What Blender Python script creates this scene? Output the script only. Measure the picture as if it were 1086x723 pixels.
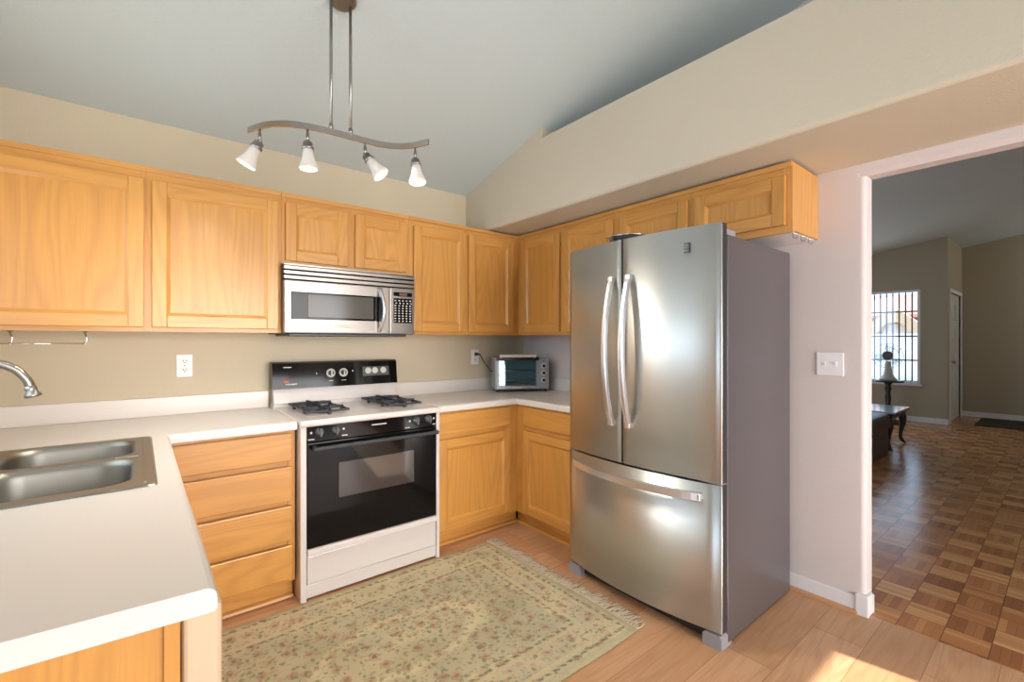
import bpy, bmesh, math, random
from mathutils import Vector, Matrix
random.seed(7)
S = bpy.context.scene
for o in list(bpy.data.objects): bpy.data.objects.remove(o)
COL = S.collection
PI = math.pi

# ------------------------------------------------------------------ camera, world, lights, exposure
FPX, W, H = 486.0, 1086.0, 723.0
YAW = math.radians(50.9)                      # angle of the view axis from the x axis
EYE = Vector((0, 0, 1.31))
FWD = Vector((math.cos(YAW), math.sin(YAW), 0)); RGT = Vector((math.sin(YAW), -math.cos(YAW), 0))
cd = bpy.data.cameras.new('camera'); cam = bpy.data.objects.new('camera', cd); COL.objects.link(cam)
cd.sensor_width = 36; cd.lens = FPX / W * 36; cd.clip_start = .05; cd.clip_end = 200
cam.location = EYE; cam.rotation_euler = (PI/2, 0, YAW - PI/2)
S.camera = cam
S.view_settings.view_transform = 'Standard'; S.view_settings.look = 'None'
S.view_settings.gamma = 1; S.view_settings.use_curve_mapping = False
S.view_settings.exposure = 0.0

wd = bpy.data.worlds.new('sky'); S.world = wd; wd.use_nodes = True
wn = wd.node_tree.nodes; wl = wd.node_tree.links
bg = wn['Background']; bg.inputs[0].default_value = (.56, .77, 1.0, 1); bg.inputs[1].default_value = 3.4

def light(name, kind, loc, energy, color=(1, 1, 1), direction=None, size=None, size_y=None, angle=None, spread=None):
    d = bpy.data.lights.new(name, kind); d.energy = energy; d.color = color
    if kind == 'AREA':
        d.shape = 'RECTANGLE'; d.size = size; d.size_y = size_y or size
    elif kind in ('POINT', 'SPOT'): d.shadow_soft_size = size
    if kind == 'SPOT': d.spot_size = math.radians(150); d.spot_blend = .9
    if angle is not None: d.angle = angle
    if spread is not None: d.spread = math.radians(spread)
    o = bpy.data.objects.new(name, d); COL.objects.link(o); o.location = loc
    if direction is not None:
        o.rotation_euler = Vector(direction).to_track_quat('-Z', 'Y').to_euler()
    return o
light('sun', 'SUN', (2, -8, 6), 15, (1, .94, .86), (-.18, 1, -.577), angle=.006)
light('sliding_door_daylight', 'AREA', (1.35, -2.85, 1.25), 86, (1, .97, .96), (.0, 1, -.06), 3.0, 1.9, spread=105)
light('nook_fill_light', 'AREA', (-2.36, -.98, 1.15), 15, (.95, .98, 1), (1, .25, .0), 1.5, 2.1)  # unseen area light added in the nook to even out the lighting
light('sink_side_fill_light', 'AREA', (-.60, 1.9, 1.62), 8, (.90, .96, 1), (1, 0, .3), 1.1, .85)  # added fill from an unseen opening over the sink
light('living_fill_light', 'AREA', (9.6, 3.6, 1.5), 44, (.88, .93, 1), (-1, -.1, -.1), 1.3, 1.5)  # added fill, out of view; the wall has no window here
light('entry_daylight', 'AREA', (10.4, -2.0, 2.4), 19, (1, .97, .9), (.15, .9, .35), 1.2, .6)

# ------------------------------------------------------------------ materials
def lin(h):
    h = h.lstrip('#'); c = [int(h[i:i+2], 16) / 255 for i in (0, 2, 4)]
    return tuple(x / 12.92 if x <= .04045 else ((x + .055) / 1.055) ** 2.4 for x in c) + (1,)
class NT:
    def __init__(s, name):
        s.m = bpy.data.materials.new(name); s.m.use_nodes = True
        s.t = s.m.node_tree; s.b = s.t.nodes['Principled BSDF']; s.out = s.t.nodes['Material Output']
    def n(s, typ, ins=None, **kw):
        nd = s.t.nodes.new(typ)
        for k, v in kw.items(): setattr(nd, k, v)
        for k, v in (ins or {}).items():
            if hasattr(v, 'links') or isinstance(v, bpy.types.NodeSocket): s.t.links.new(v, nd.inputs[k])
            else: nd.inputs[k].default_value = v
        return nd
    def math(s, op, a, b=0.0, c=None):
        ins = {0: a, 1: b}
        if c is not None: ins[2] = c
        return s.n('ShaderNodeMath', ins, operation=op).outputs[0]
    def mix(s, f, a, b, blend='MIX'):
        nd = s.n('ShaderNodeMix', data_type='RGBA', blend_type=blend)
        for k, v in ((0, f), (6, a), (7, b)):
            if isinstance(v, bpy.types.NodeSocket): s.t.links.new(v, nd.inputs[k])
            else: nd.inputs[k].default_value = v
        return nd.outputs[2]
    def ramp(s, f, stops):
        nd = s.n('ShaderNodeValToRGB', {0: f}); e = nd.color_ramp.elements
        while len(e) < len(stops): e.new(.5)
        for el, (p, c) in zip(e, stops): el.position = p; el.color = c if len(c) == 4 else tuple(c) + (1,)
        return nd.outputs[0]
    def set(s, **kw):
        for k, v in kw.items():
            k = k.replace('_', ' ')
            k = {'Base': 'Base Color', 'Specular': 'Specular IOR Level', 'Transmission': 'Transmission Weight', 'Coat': 'Coat Weight',
                 'EmissionC': 'Emission Color', 'EmissionS': 'Emission Strength'}.get(k, k)
            if isinstance(v, bpy.types.NodeSocket): s.t.links.new(v, s.b.inputs[k])
            else: s.b.inputs[k].default_value = v
        return s
    def bump(s, h, strength, dist=.002):
        nd = s.n('ShaderNodeBump', {'Height': h, 'Strength': strength, 'Distance': dist})
        s.t.links.new(nd.outputs[0], s.b.inputs['Normal'])
    def coord(s, scale=(1, 1, 1), rand=0.0, kind='Object'):
        tc = s.n('ShaderNodeTexCoord').outputs[kind]
        if rand:
            r = s.n('ShaderNodeObjectInfo').outputs['Random']
            tc = s.n('ShaderNodeVectorMath', {0: tc, 1: s.math('MULTIPLY', r, rand)}, operation='ADD').outputs[0]
        return s.n('ShaderNodeMapping', {'Vector': tc, 'Scale': scale}).outputs[0]
    def noise(s, v, scale, detail=3, rough=.5, dist=0.0):
        return s.n('ShaderNodeTexNoise', {'Vector': v, 'Scale': scale, 'Detail': detail, 'Roughness': rough, 'Distortion': dist})

def plain(name, col, rough=.5, metal=0.0, spec=.5, **kw):
    t = NT(name); c = lin(col) if isinstance(col, str) else tuple(col) + (1,)
    t.set(Base=c, Roughness=rough, Metallic=metal, Specular=spec, **kw); return t.m

def painted(name, col, bump=.25, scale=150, rough=.75):
    t = NT(name); v = t.coord()
    n1 = t.noise(v, scale, 2).outputs[0]; n2 = t.noise(v, 1.2, 3).outputs[0]
    c = lin(col); d = tuple(x * .94 for x in c[:3]) + (1,)
    t.set(Base=t.mix(n2, d, c), Roughness=rough, Specular=.25); t.bump(n1, bump, .004); return t.m

def oak(name, axis, light='#dca45a', dark='#c08437'):
    t = NT(name)
    across, along = 1.0, .11
    sc = [across] * 3; sc[axis] = along
    v = t.coord(tuple(sc), rand=7.3)
    n = t.noise(v, 3.4, 2, .45, .3).outputs[0]
    rings = t.math('FRACT', t.math('MULTIPLY', n, 20.0))
    tri = t.math('ABSOLUTE', t.math('SUBTRACT', rings, .5))
    line = t.ramp(tri, [(0, (1, 1, 1)), (.28, (.22, .22, .22)), (.5, (0, 0, 0))])
    sp = [150] * 3; sp[axis] = 5
    pores = t.noise(t.coord(tuple(sp), rand=7.3), 1.0, 2).outputs[0]
    pm = t.ramp(pores, [(.42, (0, 0, 0)), (.66, (1, 1, 1))])
    broad = t.noise(v, 1.3, 2).outputs[0]
    base = t.mix(broad, lin(light), lin(dark))
    base = t.mix(t.math('MULTIPLY', line, .36), base, lin('#a8713a'))
    base = t.mix(t.math('MULTIPLY', pm, .22), base, lin('#b07a3c'))
    t.set(Base=base, Roughness=.34, Specular=.45, Coat=.25, Coat_Roughness=.22)
    t.bump(pores, .08, .0006); return t.m
OAKZ = oak('oak_grain_upright', 2); OAKX = oak('oak_grain_along_x', 0); OAKY = oak('oak_grain_along_y', 1)
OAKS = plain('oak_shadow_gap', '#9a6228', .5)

def steel(name, axis, col=(.60, .60, .60), rough=.27, aniso=.8, tan=(0, 0, 1)):
    t = NT(name); sc = [900] * 3; sc[axis] = 3
    n = t.noise(t.coord(tuple(sc)), 1, 1).outputs[0]
    tg = t.n('ShaderNodeCombineXYZ', {0: float(tan[0]), 1: float(tan[1]), 2: float(tan[2])})
    t.set(Base=tuple(col) + (1,), Metallic=1.0, Roughness=t.math('ADD', t.math('MULTIPLY', n, .05), rough - .025), Anisotropic=aniso)
    t.t.links.new(tg.outputs[0], t.b.inputs['Tangent']); return t.m
STEELZ = steel('brushed_steel_doors', 1, (.63, .64, .62), .40, .88); STEELX = steel('brushed_steel_microwave', 0, (.46, .42, .38), .36, .85)
STEELS = steel('brushed_steel_sink', 1, (.31, .30, .27), .42, 0.0)
HANDLE = plain('satin_handle', (.80, .80, .82), .36, 1.0)
NICKEL = plain('brushed_nickel', (.36, .345, .32), .36, 1.0)
CHROME = plain('chrome', (.8, .8, .8), .1, 1.0)
FRIDGE_SIDE = plain('grey_steel_paint', '#6f696b', .35, .55)
FRIDGE_DARK = plain('dark_gasket', '#2c2b2d', .5)
GREYPL = plain('grey_plastic', '#8d8b8e', .45)
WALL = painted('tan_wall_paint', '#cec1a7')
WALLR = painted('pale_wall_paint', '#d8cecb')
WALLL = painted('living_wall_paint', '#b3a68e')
CEIL = painted('grey_white_ceiling_paint', '#ccd7d7', .5, 90)
SOFF = painted('soffit_paint', '#d4cab5', .3, 110)
WHITEP = plain('white_trim_paint', '#e6e3e2', .45)
LAM = plain('white_laminate', '#dcd5ce', .28)
APPW = plain('white_enamel', '#d2cac5', .22, 0, .5, Coat=.3)
ALMOND = plain('almond_enamel', '#cdb495', .35)
BLACKG = plain('black_oven_glass', (.006, .005, .005), .07, 0, .22)
BLACKP = plain('black_plastic', (.012, .012, .012), .35)
IRON = plain('cast_iron', (.02, .022, .025), .5)
OVWIN = plain('oven_window_glass', (.045, .036, .033), .06, 0, .7)
MICWIN = plain('microwave_window_mesh', (.10, .09, .075), .12, 0, .3)
GREYKNOB = plain('charcoal_knob', (.07, .075, .085), .35)
MARK = plain('pale_marking', '#c9c5be', .5)
ORANGE = plain('orange_display', '#b5502a', .5)
PLATE = plain('white_plate_plastic', '#eceaea', .35)
SLOT = plain('socket_slot', (.02, .02, .02), .5)
TOASTG = plain('silver_grey_body', '#a9adb2', .36, .35)
BEIGE = plain('beige_tray', '#d8c8bc', .4)
LEATHER = plain('black_leather', (.012, .013, .018), .38)
DARKW = plain('dark_wood', (.022, .012, .010), .28)
FANW = plain('cream_plastic', '#b8b4aa', .4)
RUBBER = plain('black_rubber', (.015, .015, .015), .6)
DWHITE = plain('white_door_paint', '#d2cfc8', .45)
CONC = plain('concrete', '#b9b2a6', .9)
TABTOP = plain('pale_marble_top', '#9fb4c0', .12)

def glass(name, tint=(1, 1, 1), refl=.12):
    t = NT(name); t.t.nodes.remove(t.b)
    tr = t.n('ShaderNodeBsdfTransparent', {0: tuple(tint) + (1,)}); gl = t.n('ShaderNodeBsdfGlossy', {0: (1, 1, 1, 1), 1: .03})
    mx = t.n('ShaderNodeMixShader', {0: refl, 1: tr.outputs[0], 2: gl.outputs[0]})
    t.t.links.new(mx.outputs[0], t.out.inputs[0]); return t.m
PANE = glass('window_glass', (.96, .98, 1), .06)
FANBL = glass('clear_fan_blade', (.86, .88, .88), .08)
TGLASS = glass('toaster_glass', (.72, .88, .90), .06)

def frosted():
    t = NT('frosted_shade_glass')
    t.t.nodes.remove(t.b)
    d = t.n('ShaderNodeBsdfDiffuse', {0: (.72, .73, .73, 1)}); tr = t.n('ShaderNodeBsdfTranslucent', {0: (.8, .76, .7, 1)})
    g = t.n('ShaderNodeBsdfGlossy', {0: (1, 1, 1, 1), 1: .25})
    m1 = t.n('ShaderNodeMixShader', {0: .4, 1: d.outputs[0], 2: tr.outputs[0]})
    m2 = t.n('ShaderNodeMixShader', {0: .05, 1: m1.outputs[0], 2: g.outputs[0]})
    t.t.links.new(m2.outputs[0], t.out.inputs[0]); return t.m
FROST = frosted()
def emit(name, col, s):
    t = NT(name); t.set(Base=(0, 0, 0, 1), EmissionC=tuple(col) + (1,), EmissionS=s); return t.m
BULB = emit('lit_bulb', (1, .80, .55), 3)

def planks():
    t = NT('oak_laminate_planks'); v = t.coord(kind='Object')
    br = t.n('ShaderNodeTexBrick', {'Vector': v, 'Scale': 1.0, 'Mortar Size': .0011, 'Brick Width': 1.2, 'Row Height': .19, 'Bias': 0.0,
             'Color1': lin('#cb9f7a'), 'Color2': lin('#b98d68'), 'Mortar': lin('#7d5630')}, offset=.37)
    x = t.coord((.13, 1, 1)); 
    n = t.noise(x, 6, 3, .5, .6).outputs[0]
    rings = t.math('ABSOLUTE', t.math('SUBTRACT', t.math('FRACT', t.math('MULTIPLY', n, 9)), .5))
    ln = t.ramp(rings, [(0, (1, 1, 1)), (.25, (.2, .2, .2)), (.5, (0, 0, 0))])
    pores = t.noise(t.coord((6, 170, 170)), 1, 2).outputs[0]
    c = t.mix(t.math('MULTIPLY', ln, .28), br.outputs[0], lin('#a06c3e'))
    c = t.mix(t.math('MULTIPLY', t.ramp(pores, [(.45, (0, 0, 0)), (.7, (1, 1, 1))]), .25), c, lin('#9a683c'))
    t.set(Base=c, Roughness=.36, Specular=.45); t.bump(br.outputs[1], -.2, .001); return t.m
PLANKS = planks()

def parquet():
    t = NT('finger_parquet'); v = t.coord()
    T = .1485; sep = t.n('ShaderNodeSeparateXYZ', {0: v})
    u = t.math('DIVIDE', t.math('SUBTRACT', sep.outputs[0], 2.72), T); w = t.math('DIVIDE', t.math('SUBTRACT', sep.outputs[1], .377), T)
    iu = t.math('FLOOR', u); iw = t.math('FLOOR', w); fu = t.math('FRACT', u); fw = t.math('FRACT', w)
    chk = t.math('MODULO', t.math('ABSOLUTE', t.math('ADD', iu, iw)), 2.0)
    s_ = t.math('ADD', t.math('MULTIPLY', fu, chk), t.math('MULTIPLY', fw, t.math('SUBTRACT', 1.0, chk)))
    k = t.math('MULTIPLY', s_, 5.0); ik = t.math('FLOOR', k); fk = t.math('FRACT', k)
    cell = t.n('ShaderNodeCombineXYZ', {0: iu, 1: iw, 2: ik}).outputs[0]; tile = t.n('ShaderNodeCombineXYZ', {0: iu, 1: iw}).outputs[0]
    r1 = t.n('ShaderNodeTexWhiteNoise', {0: cell}, noise_dimensions='3D').outputs[0]
    r2 = t.n('ShaderNodeTexWhiteNoise', {0: tile}, noise_dimensions='3D').outputs[0]
    tone = t.math('ADD', t.math('ADD', t.math('MULTIPLY', r1, .38), t.math('MULTIPLY', r2, .34)), t.math('MULTIPLY', chk, .28))
    c = t.ramp(tone, [(0, lin('#8c5632')), (.45, lin('#b87a4c')), (.7, lin('#cf9660')), (1, lin('#e4b27c'))])
    fine = t.noise(t.coord((60, 60, 60)), 1, 3).outputs[0]
    c = t.mix(t.math('MULTIPLY', fine, .2), c, lin('#6a4428'))
    e1 = t.math('LESS_THAN', t.math('MINIMUM', t.math('MINIMUM', fu, t.math('SUBTRACT', 1.0, fu)), t.math('MINIMUM', fw, t.math('SUBTRACT', 1.0, fw))), .012)
    e2 = t.math('LESS_THAN', t.math('MINIMUM', fk, t.math('SUBTRACT', 1.0, fk)), .03)
    ed = t.math('MAXIMUM', e1, t.math('MULTIPLY', e2, .6))
    c = t.mix(t.math('MULTIPLY', ed, .7), c, lin('#3a2416'))
    t.set(Base=c, Roughness=t.math('ADD', t.math('MULTIPLY', fine, .12), .16), Specular=.5)
    return t.m
PARQUET = parquet()

RUG_X0, RUG_X1, RUG_Y0, RUG_Y1 = .13, 1.757, 1.25, 2.424
def rugmat():
    t = NT('floral_rug_pile'); v = t.coord()
    sep = t.n('ShaderNodeSeparateXYZ', {0: v}); X, Y = sep.outputs[0], sep.outputs[1]
    hx, hy = .86, (RUG_Y1 - RUG_Y0) / 2
    # local origin: the middle of the rug, whose left end runs on under the counter leg
    wob = t.noise(v, 38, 3).outputs['Color']
    vw = t.n('ShaderNodeVectorMath', {0: v, 1: t.n('ShaderNodeVectorMath', {0: wob, 1: (.036, .036, 0)}, operation='MULTIPLY').outputs[0]}, operation='ADD').outputs[0]
    n = t.noise(v, 5, 4).outputs[0]
    base = t.mix(t.ramp(n, [(.35, (0, 0, 0)), (.65, (1, 1, 1))]), lin('#cfbf9a'), lin('#b8ac92'))
    def d_edge():
        a = t.math('SUBTRACT', hx, t.math('ABSOLUTE', X)); b = t.math('SUBTRACT', hy, t.math('ABSOLUTE', Y)); return t.math('MINIMUM', a, b)
    D = d_edge()
    def band(lo, hi): return t.math('MULTIPLY', t.math('GREATER_THAN', D, lo), t.math('LESS_THAN', D, hi))
    inner = t.math('GREATER_THAN', D, .235)
    base = t.mix(t.math('MULTIPLY', inner, .55), base, lin('#b0a98c'))
    # medallion
    med = t.math('SQRT', t.math('ADD', t.math('POWER', t.math('DIVIDE', X, .62), 2.0), t.math('POWER', t.math('DIVIDE', Y, .30), 2.0)))
    med = t.math('ADD', med, t.math('MULTIPLY', n, .25))
    ring = t.ramp(med, [(.0, (.8, .8, .8)), (.30, (.2, .2, .2)), (.62, (.1, .1, .1)), (.72, (1, 1, 1)), (.82, (0, 0, 0)), (1, (0, 0, 0))])
    base = t.mix(t.math('MULTIPLY', ring, .75), base, lin('#ddcfa6'))
    def flowers(scale, rad, cols, amt, keep):
        vo = t.n('ShaderNodeTexVoronoi', {'Vector': vw, 'Scale': scale, 'Randomness': .9}, voronoi_dimensions='2D')
        sp = t.n('ShaderNodeSeparateColor', {0: vo.outputs['Color']})
        col = t.ramp(sp.outputs[0], [(i / max(1, len(cols) - 1), lin(c)) for i, c in enumerate(cols)])
        on = t.math('MULTIPLY', t.math('LESS_THAN', vo.outputs['Distance'], rad), t.math('LESS_THAN', sp.outputs[1], keep))
        return col, t.math('MULTIPLY', on, amt), vo.outputs['Distance']
    for a in ((13, .30, ['#b98a74', '#a98d7c', '#b07a66', '#c0a284'], .5, .62), (36, .30, ['#5f6e50', '#6d7a58', '#52664e', '#7c7d5c'], .62, .40),
              (29, .26, ['#b5836e', '#a87a6a', '#c29a80'], .45, .45), (66, .30, ['#4d6a4c', '#6b5a4c', '#7a8a66', '#a66a5a'], .5, .30)):
        c, m, dd = flowers(*a); base = t.mix(m, base, c)
    c, m, dd = flowers(13, .12, ['#7a4f48', '#8a5a4c', '#6b5a50'], .55, .6); base = t.mix(m, base, c)
    ang = t.math('ADD', X, Y)
    dash = t.math('GREATER_THAN', t.math('SINE', t.math('MULTIPLY', ang, 150.0)), .1)
    for lo, hi in ((.042, .055), (.205, .217)): base = t.mix(t.math('MULTIPLY', t.math('MULTIPLY', band(lo, hi), dash), .75), base, lin('#5f6a4c'))
    for lo, hi in ((.062, .084), (.178, .198)): base = t.mix(t.math('MULTIPLY', band(lo, hi), .8), base, lin('#c9ba94'))
    base = t.mix(t.math('MULTIPLY', t.math('LESS_THAN', D, .03), .8), base, lin('#b7ab88'))
    stain = t.ramp(t.noise(v, 3.1, 3).outputs[0], [(.5, (0, 0, 0)), (.72, (1, 1, 1))])
    base = t.mix(t.math('MULTIPLY', stain, .35), base, lin('#8f8568'))
    pile = t.noise(v, 420, 2).outputs[0]
    base = t.mix(t.math('MULTIPLY', pile, .25), base, lin('#9a9070'))
    t.set(Base=base, Roughness=.95, Specular=.1); t.bump(pile, .6, .003); return t.m
RUG = rugmat()
def matmat():
    t = NT('dark_doormat_pile'); v = t.coord(); vo = t.n('ShaderNodeTexVoronoi', {'Vector': v, 'Scale': 14.0})
    t.set(Base=t.ramp(vo.outputs['Distance'], [(.1, lin('#4a3a2c')), (.4, lin('#2a241c')), (.6, lin('#3c3a2a'))]), Roughness=.95); return t.m
DOORMAT = matmat()
FRINGE = plain('cream_fringe', '#c6b9a0', .9)

# ------------------------------------------------------------------ mesh collector
class B:
    def __init__(s): s.bm = bmesh.new()
    def _mi(s, faces, mi, smooth=False):
        for f in faces: f.material_index = mi; f.smooth = smooth
    def box(s, x0, x1, y0, y1, z0, z1, mi=0, bev=0.0, seg=2):
        x0, x1 = min(x0, x1), max(x0, x1); y0, y1 = min(y0, y1), max(y0, y1); z0, z1 = min(z0, z1), max(z0, z1)
        vs = [s.bm.verts.new((x, y, z)) for x in (x0, x1) for y in (y0, y1) for z in (z0, z1)]
        fs = [s.bm.faces.new([vs[i] for i in q]) for q in ((0, 1, 3, 2), (4, 6, 7, 5), (0, 4, 5, 1), (2, 3, 7, 6), (0, 2, 6, 4), (1, 5, 7, 3))]
        s._mi(fs, mi)
        if bev > 0:
            es = list({e for f in fs for e in f.edges})
            r = bmesh.ops.bevel(s.bm, geom=es, offset=min(bev, .45 * min(x1 - x0, y1 - y0, z1 - z0)), segments=seg, affect='EDGES', profile=.6)
            s._mi(r['faces'], mi, False)
        return s
    def prism(s, poly, axis, a0, a1, mi=0, smooth=False):
        """poly: 2-D points in the two other axes, in the order (y,z), (x,z) or (x,y)"""
        def P(p, a): return {0: (a, p[0], p[1]), 1: (p[0], a, p[1]), 2: (p[0], p[1], a)}[axis]
        A = [s.bm.verts.new(P(p, a0)) for p in poly]; Bv = [s.bm.verts.new(P(p, a1)) for p in poly]
        n = len(poly); fs = []
        for i in range(n): fs.append(s.bm.faces.new((A[i], A[(i+1) % n], Bv[(i+1) % n], Bv[i])))
        s._mi(fs, mi, smooth)
        c = [s.bm.faces.new(A[::-1]), s.bm.faces.new(Bv)]; s._mi(c, mi)
        return s
    def quad(s, pts, mi=0):
        f = s.bm.faces.new([s.bm.verts.new(p) for p in pts]); f.material_index = mi; return s
    def lathe(s, prof, org=(0, 0, 0), axis=(0, 0, 1), seg=24, mi=0, smooth=True, cap=True):
        """prof: list of (radius, height along axis)"""
        ax = Vector(axis).normalized(); q = Vector((0, 0, 1)).rotation_difference(ax); o = Vector(org); rings = []
        for r, h in prof:
            rings.append([s.bm.verts.new(o + q @ Vector((r * math.cos(2*PI*k/seg), r * math.sin(2*PI*k/seg), h))) for k in range(seg)])
        fs = []
        for a, b in zip(rings, rings[1:]):
            for k in range(seg): fs.append(s.bm.faces.new((a[k], a[(k+1) % seg], b[(k+1) % seg], b[k])))
        s._mi(fs, mi, smooth)
        if cap: s._mi([s.bm.faces.new(rings[0][::-1]), s.bm.faces.new(rings[-1])], mi)
        return s
    def cyl(s, p0, p1, r0, r1=None, seg=20, mi=0):
        p0, p1 = Vector(p0), Vector(p1); return s.lathe([(r0, 0), (r0 if r1 is None else r1, (p1 - p0).length)], p0, p1 - p0, seg, mi)
    def sweep(s, pts, prof, up=(0, 0, 1), mi=0, smooth=True, closed=True):
        """prof: list of (side, up) offsets carried along pts"""
        pts = [Vector(p) for p in pts]; rings = []; up0 = Vector(up)
        for i, p in enumerate(pts):
            t = (pts[min(i+1, len(pts)-1)] - pts[max(i-1, 0)]).normalized()
            side = t.cross(up0)
            if side.length < 1e-4: side = t.cross(Vector((1, 0, 0)))
            side.normalize(); u = side.cross(t)
            rings.append([s.bm.verts.new(p + side * a + u * b) for a, b in prof])
        n = len(prof); fs = []
        for a, b in zip(rings, rings[1:]):
            for k in range(n): fs.append(s.bm.faces.new((a[k], a[(k+1) % n], b[(k+1) % n], b[k])))
        s._mi(fs, mi, smooth); s._mi([s.bm.faces.new(rings[0][::-1]), s.bm.faces.new(rings[-1])], mi)
        return s
    def tube(s, pts, r, seg=10, mi=0, up=(0, 0, 1)):
        return s.sweep(pts, [(r * math.cos(2*PI*k/seg), r * math.sin(2*PI*k/seg)) for k in range(seg)], up, mi)
    def ball(s, c, r, mi=0, sc=(1, 1, 1), seg=16):
        m = Matrix.Translation(c) @ Matrix.Diagonal((sc[0], sc[1], sc[2], 1))
        r_ = bmesh.ops.create_uvsphere(s.bm, u_segments=seg, v_segments=seg // 2, radius=r, matrix=m)
        s._mi({f for v in r_['verts'] for f in v.link_faces}, mi, True); return s

ORIGIN = {}
def link(name, b, mats, parent=None, origin=(0, 0, 0), local=False, label=None, kind=None):
    """one mesh object; vertices given in world space unless local"""
    bmesh.ops.recalc_face_normals(b.bm, faces=b.bm.faces)
    off = Vector(ORIGIN.get(parent.name, (0, 0, 0))) if parent else Vector(origin)
    if not local and off.length > 0: bmesh.ops.translate(b.bm, verts=b.bm.verts, vec=-off)
    me = bpy.data.meshes.new(name); b.bm.to_mesh(me); b.bm.free()
    for m in (mats if isinstance(mats, (list, tuple)) else [mats]): me.materials.append(m)
    o = bpy.data.objects.new(name, me); COL.objects.link(o)
    if parent: o.parent = parent; ORIGIN[o.name] = off
    else: o.location = off; ORIGIN[o.name] = off
    if label: o['label'] = label
    if kind: o['kind'] = kind
    return o
def thing(name, label, cat, loc=(0, 0, 0), rotz=0, group=None, local=False):
    o = bpy.data.objects.new(name, None); COL.objects.link(o); o.location = loc; o.rotation_euler = (0, 0, rotz)
    o.empty_display_size = .1; o['label'] = label; o['category'] = cat
    if group: o['group'] = group
    ORIGIN[o.name] = Vector((0, 0, 0)) if local else Vector(loc)
    return o
def tag(o, label, cat, group=None):
    o['label'] = label; o['category'] = cat
    if group: o['group'] = group
    return o
def struct(name, b, mats, parent=None):
    return link(name, b, mats, parent, kind='structure')

# ------------------------------------------------------------------ key planes
XR, YB, XL = 2.684, 3.141, -.632           # right wall, back wall, left wall faces
CZ = .905                                   # counter top
UB, UT = 1.355, 2.143                       # upper cabinets bottom and top
def ceil_z(y): return 2.49 + .260 * (YB - y)
SX, SZ = 2.068, 2.156                       # soffit front and underside

# ------------------------------------------------------------------ structure
b = B(); b.box(-2.5, 2.705, -3.1, 3.3, -.05, 0); struct('floor', b, PLANKS)
b = B(); b.box(2.705, 11.4, -3.1, 6, -.05, 0); struct('floor_living', b, PARQUET)
b = B(); b.box(XL - .12, 2.80, YB, YB + .12, 0, 3.6); struct('wall_back', b, WALL)
b = B(); w = b
w.box(XL - .12, XL, .72, YB, 0, 1.15); w.box(XL - .12, XL, .72, YB, 2.1, 4); w.box(XL - .12, XL, .72, 1.3, 1.15, 2.1); w.box(XL - .12, XL, 2.5, YB, 1.15, 2.1)
struct('wall_left', b, WALL)
b = B(); b.box(-2.5, XL - .12, .72, .84, 0, 4); struct('wall_nook', b, WALL)
b = B(); b.box(-2.5, -2.38, -3.1, .72, 0, .08); b.box(-2.5, -2.38, -3.1, .72, 2.25, 4.3); b.box(-2.5, -2.38, -3.1, -1.85, .08, 2.25); b.box(-2.5, -2.38, -.15, .72, .08, 2.25)
struct('wall_nook_side', b, WALL)
b = B(); b.box(-2.5, -1.15, -3.1, -3.0, 0, 4.3); b.box(-1.15, 2.95, -3.1, -3.0, 2.155, 4.3); b.box(2.95, 11.3, -3.1, -3.0, 0, 4.3); struct('wall_rear', b, WALL)
b = B(); b.box(2.34, 2.44, -3.09, -3.01, 0, 2.155); struct('trim_5', b, WHITEP)
# closed part of the sliding door: blinds keep the sun out of everything left of the open leaf
b = B()
for k in range(28): b.box(-1.13 + k * .124, -1.13 + k * .124 + .120, -3.07, -3.062, .02, 2.15)
struct('window_blind', b, WHITEP)
# right wall with the opening to the living room
JY, HZ, XT = .63, 2.098, 2.80
bev = .022
b = B()
def rounded_end(x0, x1, y0, y1, z0, z1):
    pts = []
    for cx, cy, a0 in ((x1 - bev, y0 + bev, -90), (x1, y1, None), (x0, y1, None), (x0 + bev, y0 + bev, 180)):
        if a0 is None: pts.append((cx, cy))
        else:
            for k in range(7):
                a = math.radians(a0 + 15 * k); pts.append((cx + bev * math.cos(a), cy + bev * math.sin(a)))
    return pts
b.prism(rounded_end(XR, XT, JY, YB, 0, HZ), 2, 0, HZ)
b.prism([(x, z) for x, z in ((XR, HZ + .02), (XR + .02, HZ), (XT - .02, HZ), (XT, HZ + .02), (XT, 4.3), (XR, 4.3))], 1, -3.0, JY + .03)
b.box(XR, XT, JY + .03, YB, HZ, 4.3)
struct('wall_right', b, WALLR)
# sloped ceiling of the kitchen
b = B(); b.prism([(YB + .1, ceil_z(YB + .1)), (-3.1, ceil_z(-3.1)), (-3.1, ceil_z(-3.1) + .1), (YB + .1, ceil_z(YB + .1) + .1)], 0, -2.6, XT)
struct('ceiling', b, CEIL)
# soffit: boxed to the ceiling at the back, a plant ledge further forward
b = B()
LZ, NY = 2.655, 2.235
r = .02
def soff_poly(top):
    return [(XR, SZ), (SX + r, SZ)] + [(SX + r - r * math.sin(math.radians(a)), SZ + r - r * math.cos(math.radians(a))) for a in (22, 45, 68, 90)] + [(SX, top), (XR, top)]
b.prism(soff_poly(LZ), 1, -3.0, NY)
b.prism(soff_poly(2.3), 1, NY, YB)
b.prism([(NY, 2.3), (YB, 2.3), (YB, ceil_z(YB)), (NY, ceil_z(NY))], 0, SX, XR)
struct('soffit', b, SOFF)

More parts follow.
